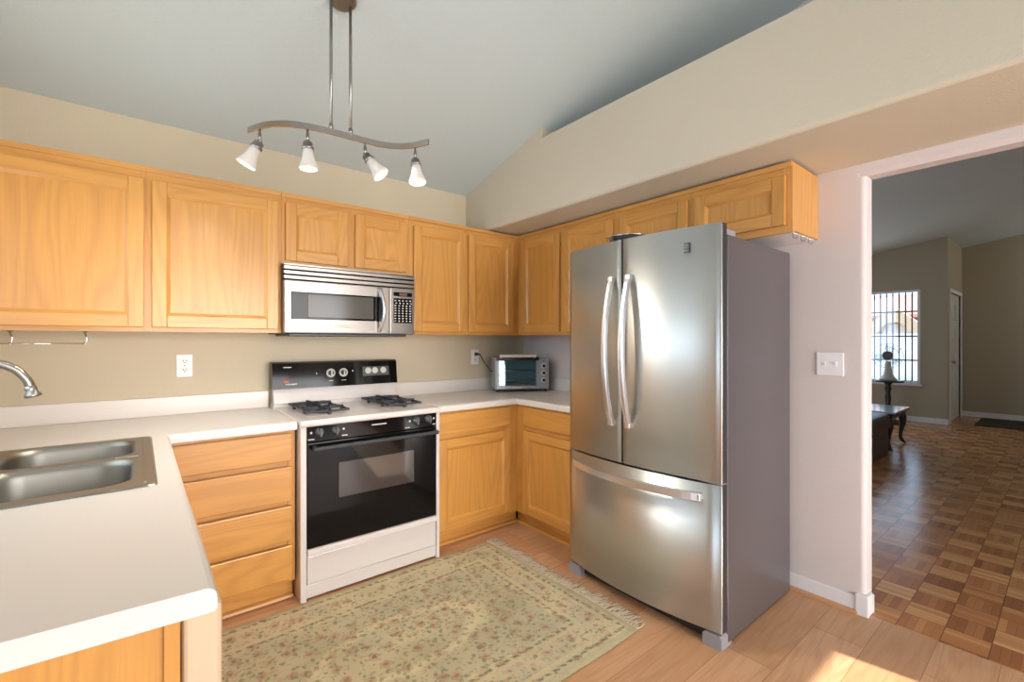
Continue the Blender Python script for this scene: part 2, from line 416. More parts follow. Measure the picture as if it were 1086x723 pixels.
def baseboard(name, segs, h=.085, m=WHITEP):
    b = B()
    for (x0, x1, y0, y1) in segs: b.box(x0, x1, y0, y1, 0, h, bev=.004)
    return struct(name, b, m)
bb = baseboard('baseboard_right', [(XR - .013, XR, JY + .012, 1.9)])
b = B(); b.prism([(XR - .013, 0), (XR - .030, 0), (XR - .028, .010), (XR - .022, .017), (XR - .013, .020)], 1, JY + .03, 1.9); struct('trim_1', b, plain('wood_shoe_trim', '#c08f66', .4))
b = B(); b.box(XR - .020, XR + .055, JY - .014, JY + .04, 0, .10, bev=.006); b.box(XR + .055, XR + .075, JY - .016, JY + .012, 0, .085, bev=.004)
struct('trim_2', b, WHITEP)
# living room shell
XW, XF, YJ = 9.79, 11.22, 1.263
def liv_z(y): return 2.94 + .166 * (1.27 - y)
wy0, wy1, wz0, wz1 = 1.585, 2.75, .609, 2.145
b = B(); T = .14
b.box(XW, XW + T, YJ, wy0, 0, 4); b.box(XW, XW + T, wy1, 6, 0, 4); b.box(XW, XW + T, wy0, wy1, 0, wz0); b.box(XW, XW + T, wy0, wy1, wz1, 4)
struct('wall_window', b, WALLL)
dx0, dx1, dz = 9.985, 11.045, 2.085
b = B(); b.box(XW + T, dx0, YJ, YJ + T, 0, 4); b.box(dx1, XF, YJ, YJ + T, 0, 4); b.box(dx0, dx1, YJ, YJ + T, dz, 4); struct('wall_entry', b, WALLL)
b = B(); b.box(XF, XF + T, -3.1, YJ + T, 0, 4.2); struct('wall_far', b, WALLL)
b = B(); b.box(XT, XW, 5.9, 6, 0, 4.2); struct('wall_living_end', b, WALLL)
b = B(); b.prism([(6, liv_z(6)), (-3.1, liv_z(-3.1)), (-3.1, liv_z(-3.1) + .1), (6, liv_z(6) + .1)], 0, XT - .05, XF + T); struct('ceiling_living', b, CEIL)
baseboard('baseboard_window', [(XW - .014, XW, YJ - .012, 5.9)]); baseboard('baseboard_far', [(XF - .014, XF, -3.0, YJ)])
baseboard('baseboard_entry', [(XW - .014, dx0 - .06, YJ - .014, YJ)])

# living-room window: frame, pane, security bars
wroot = bpy.data.objects.new('window_1', None); COL.objects.link(wroot); wroot['kind'] = 'structure'; wroot.location = (XW, wy0, wz0); ORIGIN['window_1'] = Vector(wroot.location)
b = B(); f = .035
b.box(XW - .004, XW + .06, wy0, wy0 + f, wz0, wz1); b.box(XW - .004, XW + .06, wy1 - f, wy1, wz0, wz1)
b.box(XW - .004, XW + .06, wy0 + f, wy1 - f, wz0, wz0 + f); b.box(XW - .004, XW + .06, wy0 + f, wy1 - f, wz1 - f, wz1)
b.box(XW - .03, XW - .004, wy0 - .03, wy1 + .03, wz0 - .03, wz0, bev=.004)
struct('window_frame', b, WHITEP, wroot)
b = B(); b.box(XW + .03, XW + .034, wy0 + f, wy1 - f, wz0 + f, wz1 - f); struct('window_pane', b, PANE, wroot)
for k in range(13):
    y = 1.632 + .0835 * k
    b = B(); b.box(XW + .16, XW + .178, y - .009, y + .009, wz0 - .02, wz1 + .02); struct('window_bar', b, DARKW, wroot)
for z in (.64, .99, 1.39, 1.80):
    b = B(); b.box(XW + .15, XW + .16, wy0 - .02, wy1 + .02, z - .012, z + .012); struct('window_rail', b, DARKW, wroot)
# entry door in the short wall beside the window
droot = bpy.data.objects.new('door_1', None); COL.objects.link(droot); droot['kind'] = 'structure'; droot.location = (dx0, YJ, 0); ORIGIN['door_1'] = Vector(droot.location)
b = B()
b.box(dx0 - .06, dx0, YJ - .016, YJ + .02, 0, dz + .06, bev=.004); b.box(dx1, dx1 + .06, YJ - .016, YJ + .02, 0, dz + .06, bev=.004); b.box(dx0, dx1, YJ - .016, YJ + .02, dz, dz + .06, bev=.004)
struct('door_frame', b, WHITEP, droot)
b = B(); b.box(dx0, dx1, YJ + .02, YJ + .06, .01, dz); struct('door_leaf', b, DWHITE, droot)
mx = (dx0 + dx1) / 2
for x0, x1 in ((dx0 + .12, mx - .06), (mx + .06, dx1 - .12)):
    for z0, z1 in ((.16, .78), (.92, 1.52), (1.66, 1.92)):
        b = B(); b.box(x0, x1, YJ + .008, YJ + .025, z0, z1, bev=.012); b.box(x0 + .05, x1 - .05, YJ + .002, YJ + .012, z0 + .05, z1 - .05, bev=.005); struct('door_panel', b, DWHITE, droot)
b = B(); b.lathe([(.028, 0), (.028, .01), (.012, .015), (.012, .04), (.028, .05), (.03, .065), (.02, .08)], (dx0 + .09, YJ + .02, .98), (0, -1, 0), 16); b.lathe([(.026, 0), (.026, .02)], (dx0 + .09, YJ + .02, 1.14), (0, -1, 0), 16)
struct('door_handle', b, NICKEL, droot)

# ------------------------------------------------------------------ world beyond the window
b = B(); b.box(11.4, 60, -20, 40, -.3, -.15); struct('ground_outside', b, CONC)
hs = thing('neighbor_house', 'pale stucco house with pink tile roof seen through the barred window', 'house', (25, 4.9, -.15))
STUC = plain('tan_stucco', '#c9a888', .9); TILE = plain('pink_roof_tile', '#c08a78', .85); WHS = plain('white_garage_paint', '#e8e6e4', .8)
b = B(); b.box(25.4, 33, -6, 16, -.15, 2.5); link('wall', b, STUC, hs)
b = B(); b.prism([(25.0, 2.42), (29, 3.6), (33.3, 2.42), (33.3, 2.3), (25.0, 2.3)], 1, -6.5, 16.5); link('roof', b, TILE, hs)
b = B(); pts = [(4.2, -.15), (4.2, 1.6)] + [(4.85 - .5 * math.cos(math.radians(a)), 1.6 + .5 * math.sin(math.radians(a))) for a in range(15, 180, 15)] + [(5.5, 1.6), (5.5, -.15), (5.85, -.15), (5.85, 1.9), (4.85, 2.75), (3.85, 1.9), (3.85, -.15)]
b.prism(pts, 0, 24.6, 25.4); link('porch_arch', b, STUC, hs)
b = B(); b.box(25.3, 25.41, 4.35, 5.35, .0, 2.05); link('front_door', b, WHS, hs)
gw = B(); gw.box(22.0, 22.2, -2, 12, -.15, 1.5); gw.box(21.95, 22.25, -2, 12, 1.5, 1.58); tag(link('garden_wall', gw, WHS, origin=(22, 5, -.15)), 'low white garden wall standing in front of the neighbor house', 'wall')

# ------------------------------------------------------------------ cabinet fronts
def to_face(o, plane):
    """o = 'B': u=x, outward=-y from plane; o = 'R': u=y, outward=-x from plane"""
    if o == 'B': return lambda u, v, w: (u, plane - w, v)
    return lambda u, v, w: (plane - w, u, v)
def fbox(b, F, u0, u1, v0, v1, w0, w1, mi=0, bev=0.0):
    p = F(u0, v0, w0); q = F(u1, v1, w1); b.box(p[0], q[0], p[1], q[1], p[2], q[2], mi, bev)
def framed_door(o, plane, u0, u1, v0, v1, parent, st=.058, th=.020, name='door'):
    F = to_face(o, plane); GH = OAKX if o == 'B' else OAKY
    u0, u1 = min(u0, u1), max(u0, u1)
    b = B()
    fbox(b, F, u0, u0 + st, v0, v1, 0, th, 0, .004); fbox(b, F, u1 - st, u1, v0, v1, 0, th, 0, .004)
    fbox(b, F, u0 + st, u1 - st, v0, v0 + st, 0, th - .0004, 1, .003); fbox(b, F, u0 + st, u1 - st, v1 - st, v1, 0, th - .0004, 1, .003)
    # sloping inner lip
    s2 = .016; a0, a1, c0, c1 = u0 + st - .001, u1 - st + .001, v0 + st - .001, v1 - st + .001
    O = [(a0, c0), (a1, c0), (a1, c1), (a0, c1)]; I = [(a0 + s2, c0 + s2), (a1 - s2, c0 + s2), (a1 - s2, c1 - s2), (a0 + s2, c1 - s2)]
    for k in range(4):
        j = (k + 1) % 4
        b.quad([F(*O[k], th - .003), F(*O[j], th - .003), F(*I[j], .008), F(*I[k], .008)], 1 if k in (0, 2) else 0)
    d = link(name, b, [OAKZ, GH], parent)
    b = B(); fbox(b, F, u0 + st - .002, u1 - st + .002, v0 + st - .002, v1 - st + .002, .002, .0085); link('door_panel', b, OAKZ, d)
    return d
def slab_front(o, plane, u0, u1, v0, v1, parent, th=.020):
    F = to_face(o, plane); b = B(); fbox(b, F, u0, u1, v0, v1, 0, th, 0, .006)
    return link('drawer', b, OAKX if o == 'B' else OAKY, parent)

UFY, UFX = 2.812, 2.350           # face-frame planes of the upper cabinets
DEPTH_B, DEPTH_R = YB - .002, XR - .002
def upper_body(o, u0, u1, v0, v1, parent, doors, crown=True):
    """box with a face frame whose openings are covered by the doors; a slim top strip"""
    b = B()
    if o == 'B': b.box(u0, u1, UFY + .018, DEPTH_B, v0 + .008, v1, 0)
    else: b.box(UFX + .018, DEPTH_R, u0, u1, v0 + .008, v1, 0)
    link('cabinet_box', b, OAKZ, parent)
    F = to_face(o, UFY + .019 if o == 'B' else UFX + .019); b = B(); GH = OAKX if o == 'B' else OAKY
    us = sorted([(min(a, c), max(a, c)) for a, c in doors])
    edges = [u0] + [x for p in us for x in p] + [u1]
    for i in range(0, len(edges), 2):
        a = edges[i] if i == 0 else edges[i] - .012; c = edges[i+1] if i + 2 >= len(edges) else edges[i+1] + .012
        fbox(b, F, a, c, v0, v1, 0, .019, 0)
    for (a, c) in us:
        fbox(b, F, a + .012, c - .012, v0, v0 + .034, 0, .0188, 1); fbox(b, F, a + .012, c - .012, v1 - .07, v1, 0, .0188, 1)
    fr = link('face_frame', b, [OAKZ, GH], parent)
    if crown:
        b = B(); fbox(b, F, u0, u1, v1 - .022, v1 + .002, .019, .029, 0, .003); link('top_moulding', b, GH, parent)

def upper(label, o, u0, u1, v0, v1, doors, dv):
    loc = ((u0 + u1) / 2, YB, v0) if o == 'B' else (XR, (u0 + u1) / 2, v0)
    t = thing('wall_cabinet', label, 'cabinet', loc, 0, 'oak wall cabinets')
    upper_body(o, u0, u1, v0, v1, t, doors)
    for a, c in doors: framed_door(o, UFY if o == 'B' else UFX, a, c, dv[0], dv[1], t, .058 if abs(c - a) > .3 else .05)
    return t
upper('wide oak wall cabinet with two big doors at the far left, above the sink corner', 'B', XL + .004, .6155, UB, UT, [(-.535, .016), (.046, .599)], (1.376, 2.083))
upper('short oak wall cabinet with two small doors directly above the microwave', 'B', .6165, 1.396, 1.742, UT, [(.636, .983), (1.030, 1.375)], (1.763, 2.09))
upper('oak wall cabinet with two tall doors right of the microwave, ending in the corner', 'B', 1.397, UFX, UB, UT, [(1.426, 1.840), (1.866, 2.287)], (1.376, 2.085))
upper('oak wall cabinet on the right wall above the toaster oven', 'R', 1.822, UFY, UB, UT, [(2.755, 2.335), (2.302, 1.858)], (1.376, 2.085))
ec = upper('short oak wall cabinet above the refrigerator with an exposed end panel', 'R', .828, 1.821, 1.818, UT, [(1.806, 1.346), (1.302, .855)], (1.852, 2.085))
b = B(); b.box(UFX + .03, DEPTH_R, .845, 1.80, 1.8215, 1.8255); link('underside_panel', b, WHITEP, ec)
for k in range(3):
    x = 2.40 + .10 * k
    b = B(); pts = [(x, .845, 1.828), (x, .845, 1.815)] + [(x, .833 + .012 * math.cos(a), 1.808 - .014 * math.sin(a)) for a in [0.2 + .32 * i for i in range(11)]]
    b.tube(pts, .0018, 6, up=(1, 0, 0)); link('cup_hook', b, NICKEL, ec, label='small metal cup hook')

# base cabinets
BFY, BFX = 2.515, 2.085           # door planes (outer frame face) right of the stove
def base_right():
    t = thing('base_cabinet', 'oak base cabinet with one drawer and door right of the stove', 'cabinet', (1.75, YB, 0), 0, 'oak base cabinets')
    b = B(); b.box(1.418, BFX + .015, BFY + .02, YB - .005, .10, CZ - .042); link('cabinet_box', b, OAKZ, t)
    b = B(); F = to_face('B', BFY + .02)
    fbox(b, F, 1.418, 1.452, .10, CZ - .042, 0, .02); fbox(b, F, 2.005, BFX + .0, .10, CZ - .042, 0, .02)
    fbox(b, F, 1.452, 2.005, .10, .125, 0, .0195, 1); fbox(b, F, 1.452, 2.005, .69, .725, 0, .0195, 1); fbox(b, F, 1.452, 2.005, .845, CZ - .042, 0, .0195, 1)
    link('face_frame', b, [OAKZ, OAKX], t)
    slab_front('B', BFY, 1.443, 2.016, .722, .852, t); framed_door('B', BFY, 1.443, 2.016, .118, .690, t)
    b = B(); b.box(1.418, 2.13, BFY + .06, BFY + .078, 0, .10); link('toe_kick', b, OAKX, t)
    b = B(); b.prism([(BFY + .059, 0), (BFY + .042, 0), (BFY + .045, .012), (BFY + .052, .018), (BFY + .059, .02)], 0, 1.418, 2.13); link('shoe_moulding', b, OAKX, t)
    t2 = thing('base_cabinet', 'oak base cabinet on the right wall half hidden behind the refrigerator', 'cabinet', (XR, 2.2, 0), 0, 'oak base cabinets')
    b = B(); b.box(BFX + .02, XR - .005, 1.832, YB - .005, .10, CZ - .042); link('cabinet_box', b, OAKZ, t2)
    b = B(); F = to_face('R', BFX + .02)
    fbox(b, F, 1.832, 1.872, .10, CZ - .042, 0, .02); fbox(b, F, 2.405, BFY - .001, .10, CZ - .042, 0, .02)
    fbox(b, F, 1.872, 2.405, .10, .125, 0, .0195, 1); fbox(b, F, 1.872, 2.405, .69, .725, 0, .0195, 1); fbox(b, F, 1.872, 2.405, .845, CZ - .042, 0, .0195, 1)
    link('face_frame', b, [OAKZ, OAKY], t2)
    slab_front('R', BFX, 1.86, 2.425, .722, .852, t2); framed_door('R', BFX, 1.86, 2.425, .118, .690, t2)
    b = B(); b.box(BFX + .06, BFX + .078, 1.832, BFY + .058, 0, .10); link('toe_kick', b, OAKY, t2)
    b = B(); b.prism([(BFX + .059, 0), (BFX + .042, 0), (BFX + .045, .012), (BFX + .052, .018), (BFX + .059, .02)], 1, 1.832, BFY + .055); link('shoe_moulding', b, OAKY, t2)
base_right()
def drawers():
    FY = 2.500
    t = thing('drawer_cabinet', 'oak base cabinet of four stacked drawers left of the stove', 'cabinet', (.35, YB, 0))
    b = B(); b.box(.075, .612, FY + .02, YB - .005, .10, CZ - .042); link('cabinet_box', b, OAKZ, t)
    b = B(); F = to_face('B', FY + .02)
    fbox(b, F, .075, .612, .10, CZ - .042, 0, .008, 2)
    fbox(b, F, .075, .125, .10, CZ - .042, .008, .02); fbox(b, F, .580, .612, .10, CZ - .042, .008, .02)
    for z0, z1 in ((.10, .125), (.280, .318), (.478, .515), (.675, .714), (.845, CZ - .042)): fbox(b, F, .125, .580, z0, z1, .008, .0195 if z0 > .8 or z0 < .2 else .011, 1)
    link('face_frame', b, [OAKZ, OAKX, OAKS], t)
    for z0, z1 in ((.118, .287), (.312, .484), (.509, .681), (.708, .850)): slab_front('B', FY, .097, .595, z0, z1, t)
    b = B(); b.box(.075, .612, FY + .05, FY + .068, 0, .10); link('toe_kick', b, OAKX, t)
    b = B(); b.prism([(FY + .049, 0), (FY + .032, 0), (FY + .035, .012), (FY + .042, .018), (FY + .049, .02)], 0, .075, .612); link('shoe_moulding', b, OAKX, t)
drawers()
def sink_base():
    t = thing('sink_cabinet', 'oak base cabinet under the sink counter, its end panel facing the camera', 'cabinet', (-.2, 1.5, 0))
    b = B(); b.box(XL + .005, .050, .935, .955, .0, CZ - .042); link('end_panel', b, OAKZ, t)
    b = B(); b.box(.030, .052, .925, .956, 0, CZ - .042, bev=.002); link('corner_stile', b, OAKZ, t, label='narrow upright edge strip')
    b = B(); b.box(XL + .005, .04, .957, .985, .0, CZ - .2); b.box(XL + .005, -.43, .985, 2.52, .1, CZ - .042); b.box(.02, .05, 1.58, 2.495, .1, CZ - .042); link('cabinet_box', b, OAKZ, t)
    b = B(); b.box(-.02, -.005, 1.58, 2.495, 0, .1); link('toe_kick', b, OAKY, t)
sink_base()
def dishwasher():
    t = thing('dishwasher', 'almond dishwasher built in under the sink counter, its door edge showing', 'dishwasher', (.05, 1.25, 0))
    b = B(); b.box(.054, .112, .930, 1.555, .09, CZ - .043, bev=.014, seg=4); link('door', b, ALMOND, t)
    b = B(); b.box(-.42, .052, .99, 1.55, .05, CZ - .05); link('tub', b, GREYPL, t)
    b = B(); b.box(.03, .05, .99, 1.55, 0, .088); link('kick_plate', b, BLACKP, t)
    b = B(); b.box(.106, .118, 1.0, 1.48, .72, .745, bev=.004); link('handle', b, ALMOND, t)
dishwasher()

# ------------------------------------------------------------------ countertops
CT, CU = CZ, CZ - .041
def edge_poly(a_in, a_out, mirror=1):
    """rounded front edge profile, (across, z)"""
    r = .017; s = 1 if a_out > a_in else -1
    p = [(a_in, CU), (a_out - s * .004, CU), (a_out, CU + .004)]
    p += [(a_out - s * (r - r * math.cos(math.radians(a))), CT - r + r * math.sin(math.radians(a))) for a in (0, 22, 45, 68, 90)]
    return p + [(a_in, CT)]
SK = dict(x0=-.452, x1=.034, y0=1.63, y1=2.462)     # sink cut-out
def left_counter():
    t = thing('countertop', 'white laminate countertop holding the sink, running left from the stove', 'countertop', (-.2, 2, CZ))
    b = B(); s = SK; xe, ye = .072, 2.488
    b.box(XL + .002, .614, ye, YB - .002, CU, CT)                            # along the back wall
    b.box(XL + .002, xe, s['y1'] - .012, ye, CU, CT); b.box(XL + .002, s['x0'] + .012, s['y0'] + .012, s['y1'] - .012, CU, CT)
    b.box(s['x1'] - .012, xe, s['y0'] + .012, s['y1'] - .012, CU, CT)
    b.box(XL + .002, xe, .96, s['y0'] + .012, CU, CT)
    # slightly skewed free end, the rounded front edge cut off square
    b.prism([(XL + .002, .96), (XL + .002, .938), (xe, .8975), (xe, .96)], 2, CU, CT)
    b.prism(edge_poly(xe, .100), 1, .8976, 2.463)
    b.prism(edge_poly(ye, 2.463), 0, .100, .614)
    b.box(xe, .100, 2.463, ye, CU, CT)
    link('counter_slab', b, LAM, t)
    b = B(); b.box(XL + .022, .614, YB - .021, YB - .002, CT, 1.005, bev=.004); b.box(XL + .002, XL + .021, .94, YB - .002, CT, 1.005, bev=.004); link('backsplash', b, LAM, t)
left_counter()
def right_counter():
    t = thing('countertop', 'white laminate corner countertop under the toaster oven, right of the stove', 'countertop', (2.3, 2.8, CZ))
    b = B(); ye, xe = 2.515, 2.085; fy, fx = 2.490, 2.060
    b.box(1.416, XR - .002, ye, YB - .002, CU, CT); b.box(xe, XR - .002, 1.832, ye, CU, CT)
    b.prism(edge_poly(ye, fy), 0, 1.416, fx); b.prism(edge_poly(xe, fx), 1, 1.832, fy); b.box(fx, xe, fy, ye, CU, CT)
    link('counter_slab', b, LAM, t)
    b = B(); b.box(1.416, XR - .022, YB - .021, YB - .002, CT, 1.003, bev=.004); b.box(XR - .021, XR - .002, 1.832, YB - .002, CT, 1.003, bev=.004); link('backsplash', b, LAM, t)
right_counter()

# ------------------------------------------------------------------ sink and tap
def sink():
    s = SK; t = thing('sink', 'stainless steel double bowl sink set in the white counter', 'sink', (-.2, 2.05, CZ))
    def stadium(x0, x1, y0, y1, r, n=7):
        pts = []
        for cx, cy, a0 in ((x1 - r, y1 - r, 0), (x0 + r, y1 - r, 90), (x0 + r, y0 + r, 180), (x1 - r, y0 + r, 270)):
            for k in range(n): a = math.radians(a0 + 90 * k / (n - 1)); pts.append((cx + r * math.cos(a), cy + r * math.sin(a)))
        return pts
    z = CT + .005
    ym = (s['y0'] + s['y1']) / 2 + .02
    bowls = [(s['x0'] + .085, s['x1'] - .045, ym + .018, s['y1'] - .04), (s['x0'] + .085, s['x1'] - .045, s['y0'] + .045, ym - .018)]
    # rim: plate with two bowl openings
    b = B(); bm = b.bm
    outer = [bm.verts.new((x, y, z)) for x, y in stadium(s['x0'], s['x1'], s['y0'], s['y1'], .02)]
    loops = [[bm.verts.new((x, y, z)) for x, y in stadium(*bw, .085)] for bw in bowls]
    es = []
    for L in [outer] + loops:
        es += [bm.edges.new((L[i], L[(i+1) % len(L)])) for i in range(len(L))]
    bmesh.ops.triangle_fill(bm, use_beauty=True, use_dissolve=False, edges=es, normal=(0, 0, 1))
    low = [bm.verts.new((v.co.x + (.006 if v.co.x > -.2 else -.006), v.co.y + (.006 if v.co.y > 2.05 else -.006), CT + .0005)) for v in outer]
    for i in range(len(outer)): j = (i + 1) % len(outer); bm.faces.new((outer[i], outer[j], low[j], low[i]))
    link('rim', b, STEELS, t)
    b = B(); b.box(s['x1'] - .026, s['x1'] - .018, s['y0'] + .03, s['y1'] - .03, z - .002, z + .003, bev=.002); b.box(s['x1'] - .10, s['x1'] - .035, ym - .006, ym + .006, z - .002, z + .003, bev=.002)
    link('rim_ridge', b, STEELS, t)
    for bw in bowls:
        b = B(); bm = b.bm; x0, x1, y0, y1 = bw; prev = None
        for (ins, dz, r) in ((0, 0, .085), (.006, -.006, .085), (.010, -.02, .085), (.018, -.12, .08), (.03, -.155, .075), (.06, -.17, .06)):
            ring = [bm.verts.new((x, y, z + dz)) for x, y in stadium(x0 + ins, x1 - ins, y0 + ins, y1 - ins, r)]
            if prev:
                for i in range(len(ring)): j = (i + 1) % len(ring); f = bm.faces.new((prev[i], prev[j], ring[j], ring[i])); f.smooth = True
            prev = ring
        bm.faces.new(prev); o = link('bowl', b, STEELS, t)
        b = B(); b.lathe([(.045, .0), (.045, .004), (.032, .004), (.03, .001)], ((x0 + x1) / 2, (y0 + y1) / 2, z - .17), (0, 0, 1), 20); link('drain', b, CHROME, o)
sink()
def tap():
    cx, cy, cz = -.478, 2.27, CT + .012
    t = thing('faucet', 'brushed nickel gooseneck faucet at the sink, spout reaching in from the left', 'faucet', (cx, cy, CT))
    b = B(); b.lathe([(.03, 0), (.03, .012), (.022, .02), (.020, .11), (.016, .115)], (cx, cy, cz - .006), (0, 0, 1), 20); link('base', b, NICKEL, t)
    tip = Vector((-.208, 2.27, 1.085)); pts = []
    # spout: rises, arches over the bowls, ends in a downward nozzle
    ctrl = [(cx, 1.02), (cx - .0, 1.12), (cx + .015, 1.19), (cx + .055, 1.232), (cx + .105, 1.236), (cx + .15, 1.214), (cx + .178, 1.176), (cx + .186, 1.152)]
    def cr(p0, p1, p2, p3, u): return tuple(.5 * ((2*p1[i]) + (-p0[i]+p2[i])*u + (2*p0[i]-5*p1[i]+4*p2[i]-p3[i])*u*u + (-p0[i]+3*p1[i]-3*p2[i]+p3[i])*u**3) for i in range(2))
    for i in range(len(ctrl) - 1):
        q = [ctrl[max(0, i-1)], ctrl[i], ctrl[i+1], ctrl[min(len(ctrl)-1, i+2)]]
        for k in range(5): x, z = cr(*q, k / 5); pts.append((x, cy, z))
    pts.append((ctrl[-1][0], cy, ctrl[-1][1]))
    b = B(); b.tube(pts, .0135, 14, up=(0, 1, 0)); link('spout', b, NICKEL, t)
    b = B(); b.lathe([(.0145, -.004), (.016, .006), (.0155, .016), (.021, .026), (.023, .034), (.018, .036)], pts[-1], Vector(pts[-1]) - Vector(pts[-3]), 18); link('nozzle', b, NICKEL, t)
    b = B(); b.cyl((cx, cy - .02, 1.0), (cx + .02, cy - .09, 1.03), .008, .006, 12); link('lever', b, NICKEL, t)
tap()

# ------------------------------------------------------------------ stove
def stove():
    x0, x1, yf = .620, 1.411, 2.43
    t = thing('gas_stove', 'white gas stove with black glass oven door and black control panels', 'stove', ((x0 + x1) / 2, 2.75, 0))
    for a, c in ((x0, x0 + .030), (x1 - .022, x1)):
        b = B(); b.box(a, c, yf, YB - .03, 0, .885, bev=.005); link('side_panel', b, APPW, t)
    b = B(); b.box(x0 + .03, x1 - .022, yf + .06, YB - .03, .03, .86); link('oven_body', b, BLACKP, t)
    b = B(); b.box(x0 - .003, x1 + .003, yf - .012, YB - .105, .878, .911, bev=.012, seg=3); b.box(x0, x1, YB - .12, YB - .03, .88, .93); link('cooktop', b, APPW, t)
    # backguard: white riser below, black panel above
    b = B(); b.prism([(YB - .105, .905), (YB - .085, 1.025), (YB - .03, 1.025), (YB - .03, .905)], 0, x0 + .006, x1 - .006); link('riser', b, APPW, t)
    bp = B(); bp.prism([(YB - .118, 1.018), (YB - .098, 1.172), (YB - .075, 1.180), (YB - .028, 1.180), (YB - .028, 1.018)], 0, x0 - .004, x1 + .002)
    bgp = link('back_control_panel', bp, BLACKG, t)
    yk = lambda z: YB - .118 + .02 * (z - 1.018) / .154
    nrm = Vector((0, -1, .13)).normalized()
    for x in (.958, 1.039):
        z = 1.104; b = B(); b.lathe([(.028, -.002), (.028, .004), (.024, .005), (.023, .004)], (x, yk(z), z), nrm, 22, 0); b.lathe([(.018, .003), (.015, .018), (.013, .02)], (x, yk(z), z), nrm, 18, 1)
        b.box(x - .004, x + .004, yk(z) - .026, yk(z) - .012, z - .016, z + .016, 2, .002); link('dial', b, [MARK, BLACKP, MARK], bgp)
    b = B(); z0, z1, a, c = 1.075, 1.137, 1.168, 1.352
    b.prism([(yk(z0) - .003, z0), (yk(z1) - .003, z1), (yk(z1) + .004, z1), (yk(z0) + .004, z0)], 0, a, c); link('timer_window', b, plain('timer_glass', (.10, .10, .09), .12), bgp)
    for x in (1.205, 1.252, 1.312):
        b = B(); z = 1.110; b.lathe([(.021, 0), (.021, .002), (.018, .0025), (.0175, .001)], (x, yk(z) - .004, z), nrm, 20, 0); b.box(x - .003, x + .003, yk(z) - .010, yk(z) - .004, z - .010, z + .010, 0, .001); link('timer_dial', b, MARK, bgp)
    # pale printed marks on the panel, too small to read
    for x, z, w_, h_, m in ((.700, 1.148, .045, .005, 0), (.690, 1.062, .03, .012, 1), (.72, 1.045, .065, .006, 0), (.87, 1.105, .006, .01, 0), (1.10, 1.112, .006, .01, 0), (.958, 1.055, .025, .004, 0), (1.039, 1.055, .03, .004, 0)):
        b = B(); b.box(x - w_/2, x + w_/2, yk(z) - .002, yk(z) + .006, z - h_/2, z + h_/2); link('panel_marking', b, ORANGE if m else MARK, bgp)
    # front control strip with four knobs
    b = B(); b.prism([(yf + .004, .800), (yf + .004, .878), (yf + .06, .878), (yf + .06, .800)], 0, x0 + .031, x1 - .023)
    fp = link('front_control_panel', b, BLACKG, t)
    for x in (.712, .793, 1.254, 1.334):
        z = .846; b = B(); b.lathe([(.022, 0), (.022, .006), (.017, .009), (.015, .024), (.012, .026)], (x, yf + .004, z), (0, -1, 0), 20); b.box(x - .005, x + .005, yf - .030, yf - .012, z - .021, z + .021, 0, .003)
        link('burner_knob', b, GREYKNOB, fp)
    for x, z, w_, h_ in ((.672, .846, .010, .010), (.835, .848, .010, .010), (1.215, .846, .010, .010), (1.372, .846, .010, .010), (.672, .812, .03, .004), (.84, .814, .03, .004), (1.2, .81, .03, .004), (1.372, .812, .02, .004), (1.03, .850, .085, .006)):
        b = B(); b.box(x - w_/2, x + w_/2, yf + .0025, yf + .008, z - h_/2, z + h_/2); link('panel_marking', b, MARK, fp)
    # oven door
    b = B(); b.box(x0 + .032, x1 - .024, yf + .0, yf + .055, .262, .795, bev=.006, seg=3); dr = link('oven_door', b, BLACKG, t)
    b = B(); b.box(.806, 1.240, yf - .0035, yf + .01, .492, .677, bev=.003); link('oven_window', b, OVWIN, dr)
    b = B(); b.box(.672, 1.384, yf - .045, yf - .026, .757, .779, bev=.007, seg=3)
    for x in (.676, 1.362): b.box(x, x + .02, yf - .03, yf + .004, .757, .779, bev=.003)
    link('handle', b, IRON, dr)
    b = B(); b.box(x0 + .03, x1 - .022, yf - .016, yf + .055, .230, .262, bev=.008, seg=3); link('ledge', b, APPW, t)
    b = B(); b.box(x0 + .033, x1 - .025, yf + .004, yf + .05, .082, .226, bev=.006); link('broiler_drawer', b, APPW, t)
    b = B(); b.box(x0 + .03, x1 - .022, yf + .012, yf + .05, .012, .078, bev=.003); link('kick_plate', b, APPW, t)
    # burners and grates
    for cx in (.800, 1.245):
        b = B(); b.box(cx - .115, cx + .115, 2.545, 2.985, .909, .9118, bev=.001); link('burner_tray', b, APPW, t, label='white enamel tray under the grates')
        for cy in (2.655, 2.875):
            b = B(); b.lathe([(.045, .0), (.045, .012), (.036, .014), (.036, .022), (.03, .025)], (cx, cy, .910), (0, 0, 1), 22); link('burner', b, IRON, t)
            b = B(); h0, h1 = .930, .943
            for dx, dy in ((1, 0), (-1, 0), (0, 1), (0, -1)):
                a_, c_ = (.028, .108)
                if dx: b.box(cx + dx * a_, cx + dx * c_, cy - .008, cy + .008, h0, h1 + .004, bev=.003)
                else: b.box(cx - .008, cx + .008, cy + dy * a_, cy + dy * c_, h0, h1 + .004, bev=.003)
                b.box(cx + dx * .1 - .008, cx + dx * .1 + .008, cy + dy * .1 - .008, cy + dy * .1 + .008, .911, h1, bev=.002)
            for s_ in (-1, 1):
                b.box(cx - .108, cx + .108, cy + s_ * .1 - .006, cy + s_ * .1 + .006, .926, .938, bev=.003); b.box(cx + s_ * .1 - .006, cx + s_ * .1 + .006, cy - .1, cy + .1, .926, .938, bev=.003)
            link('grate', b, IRON, t)
stove()

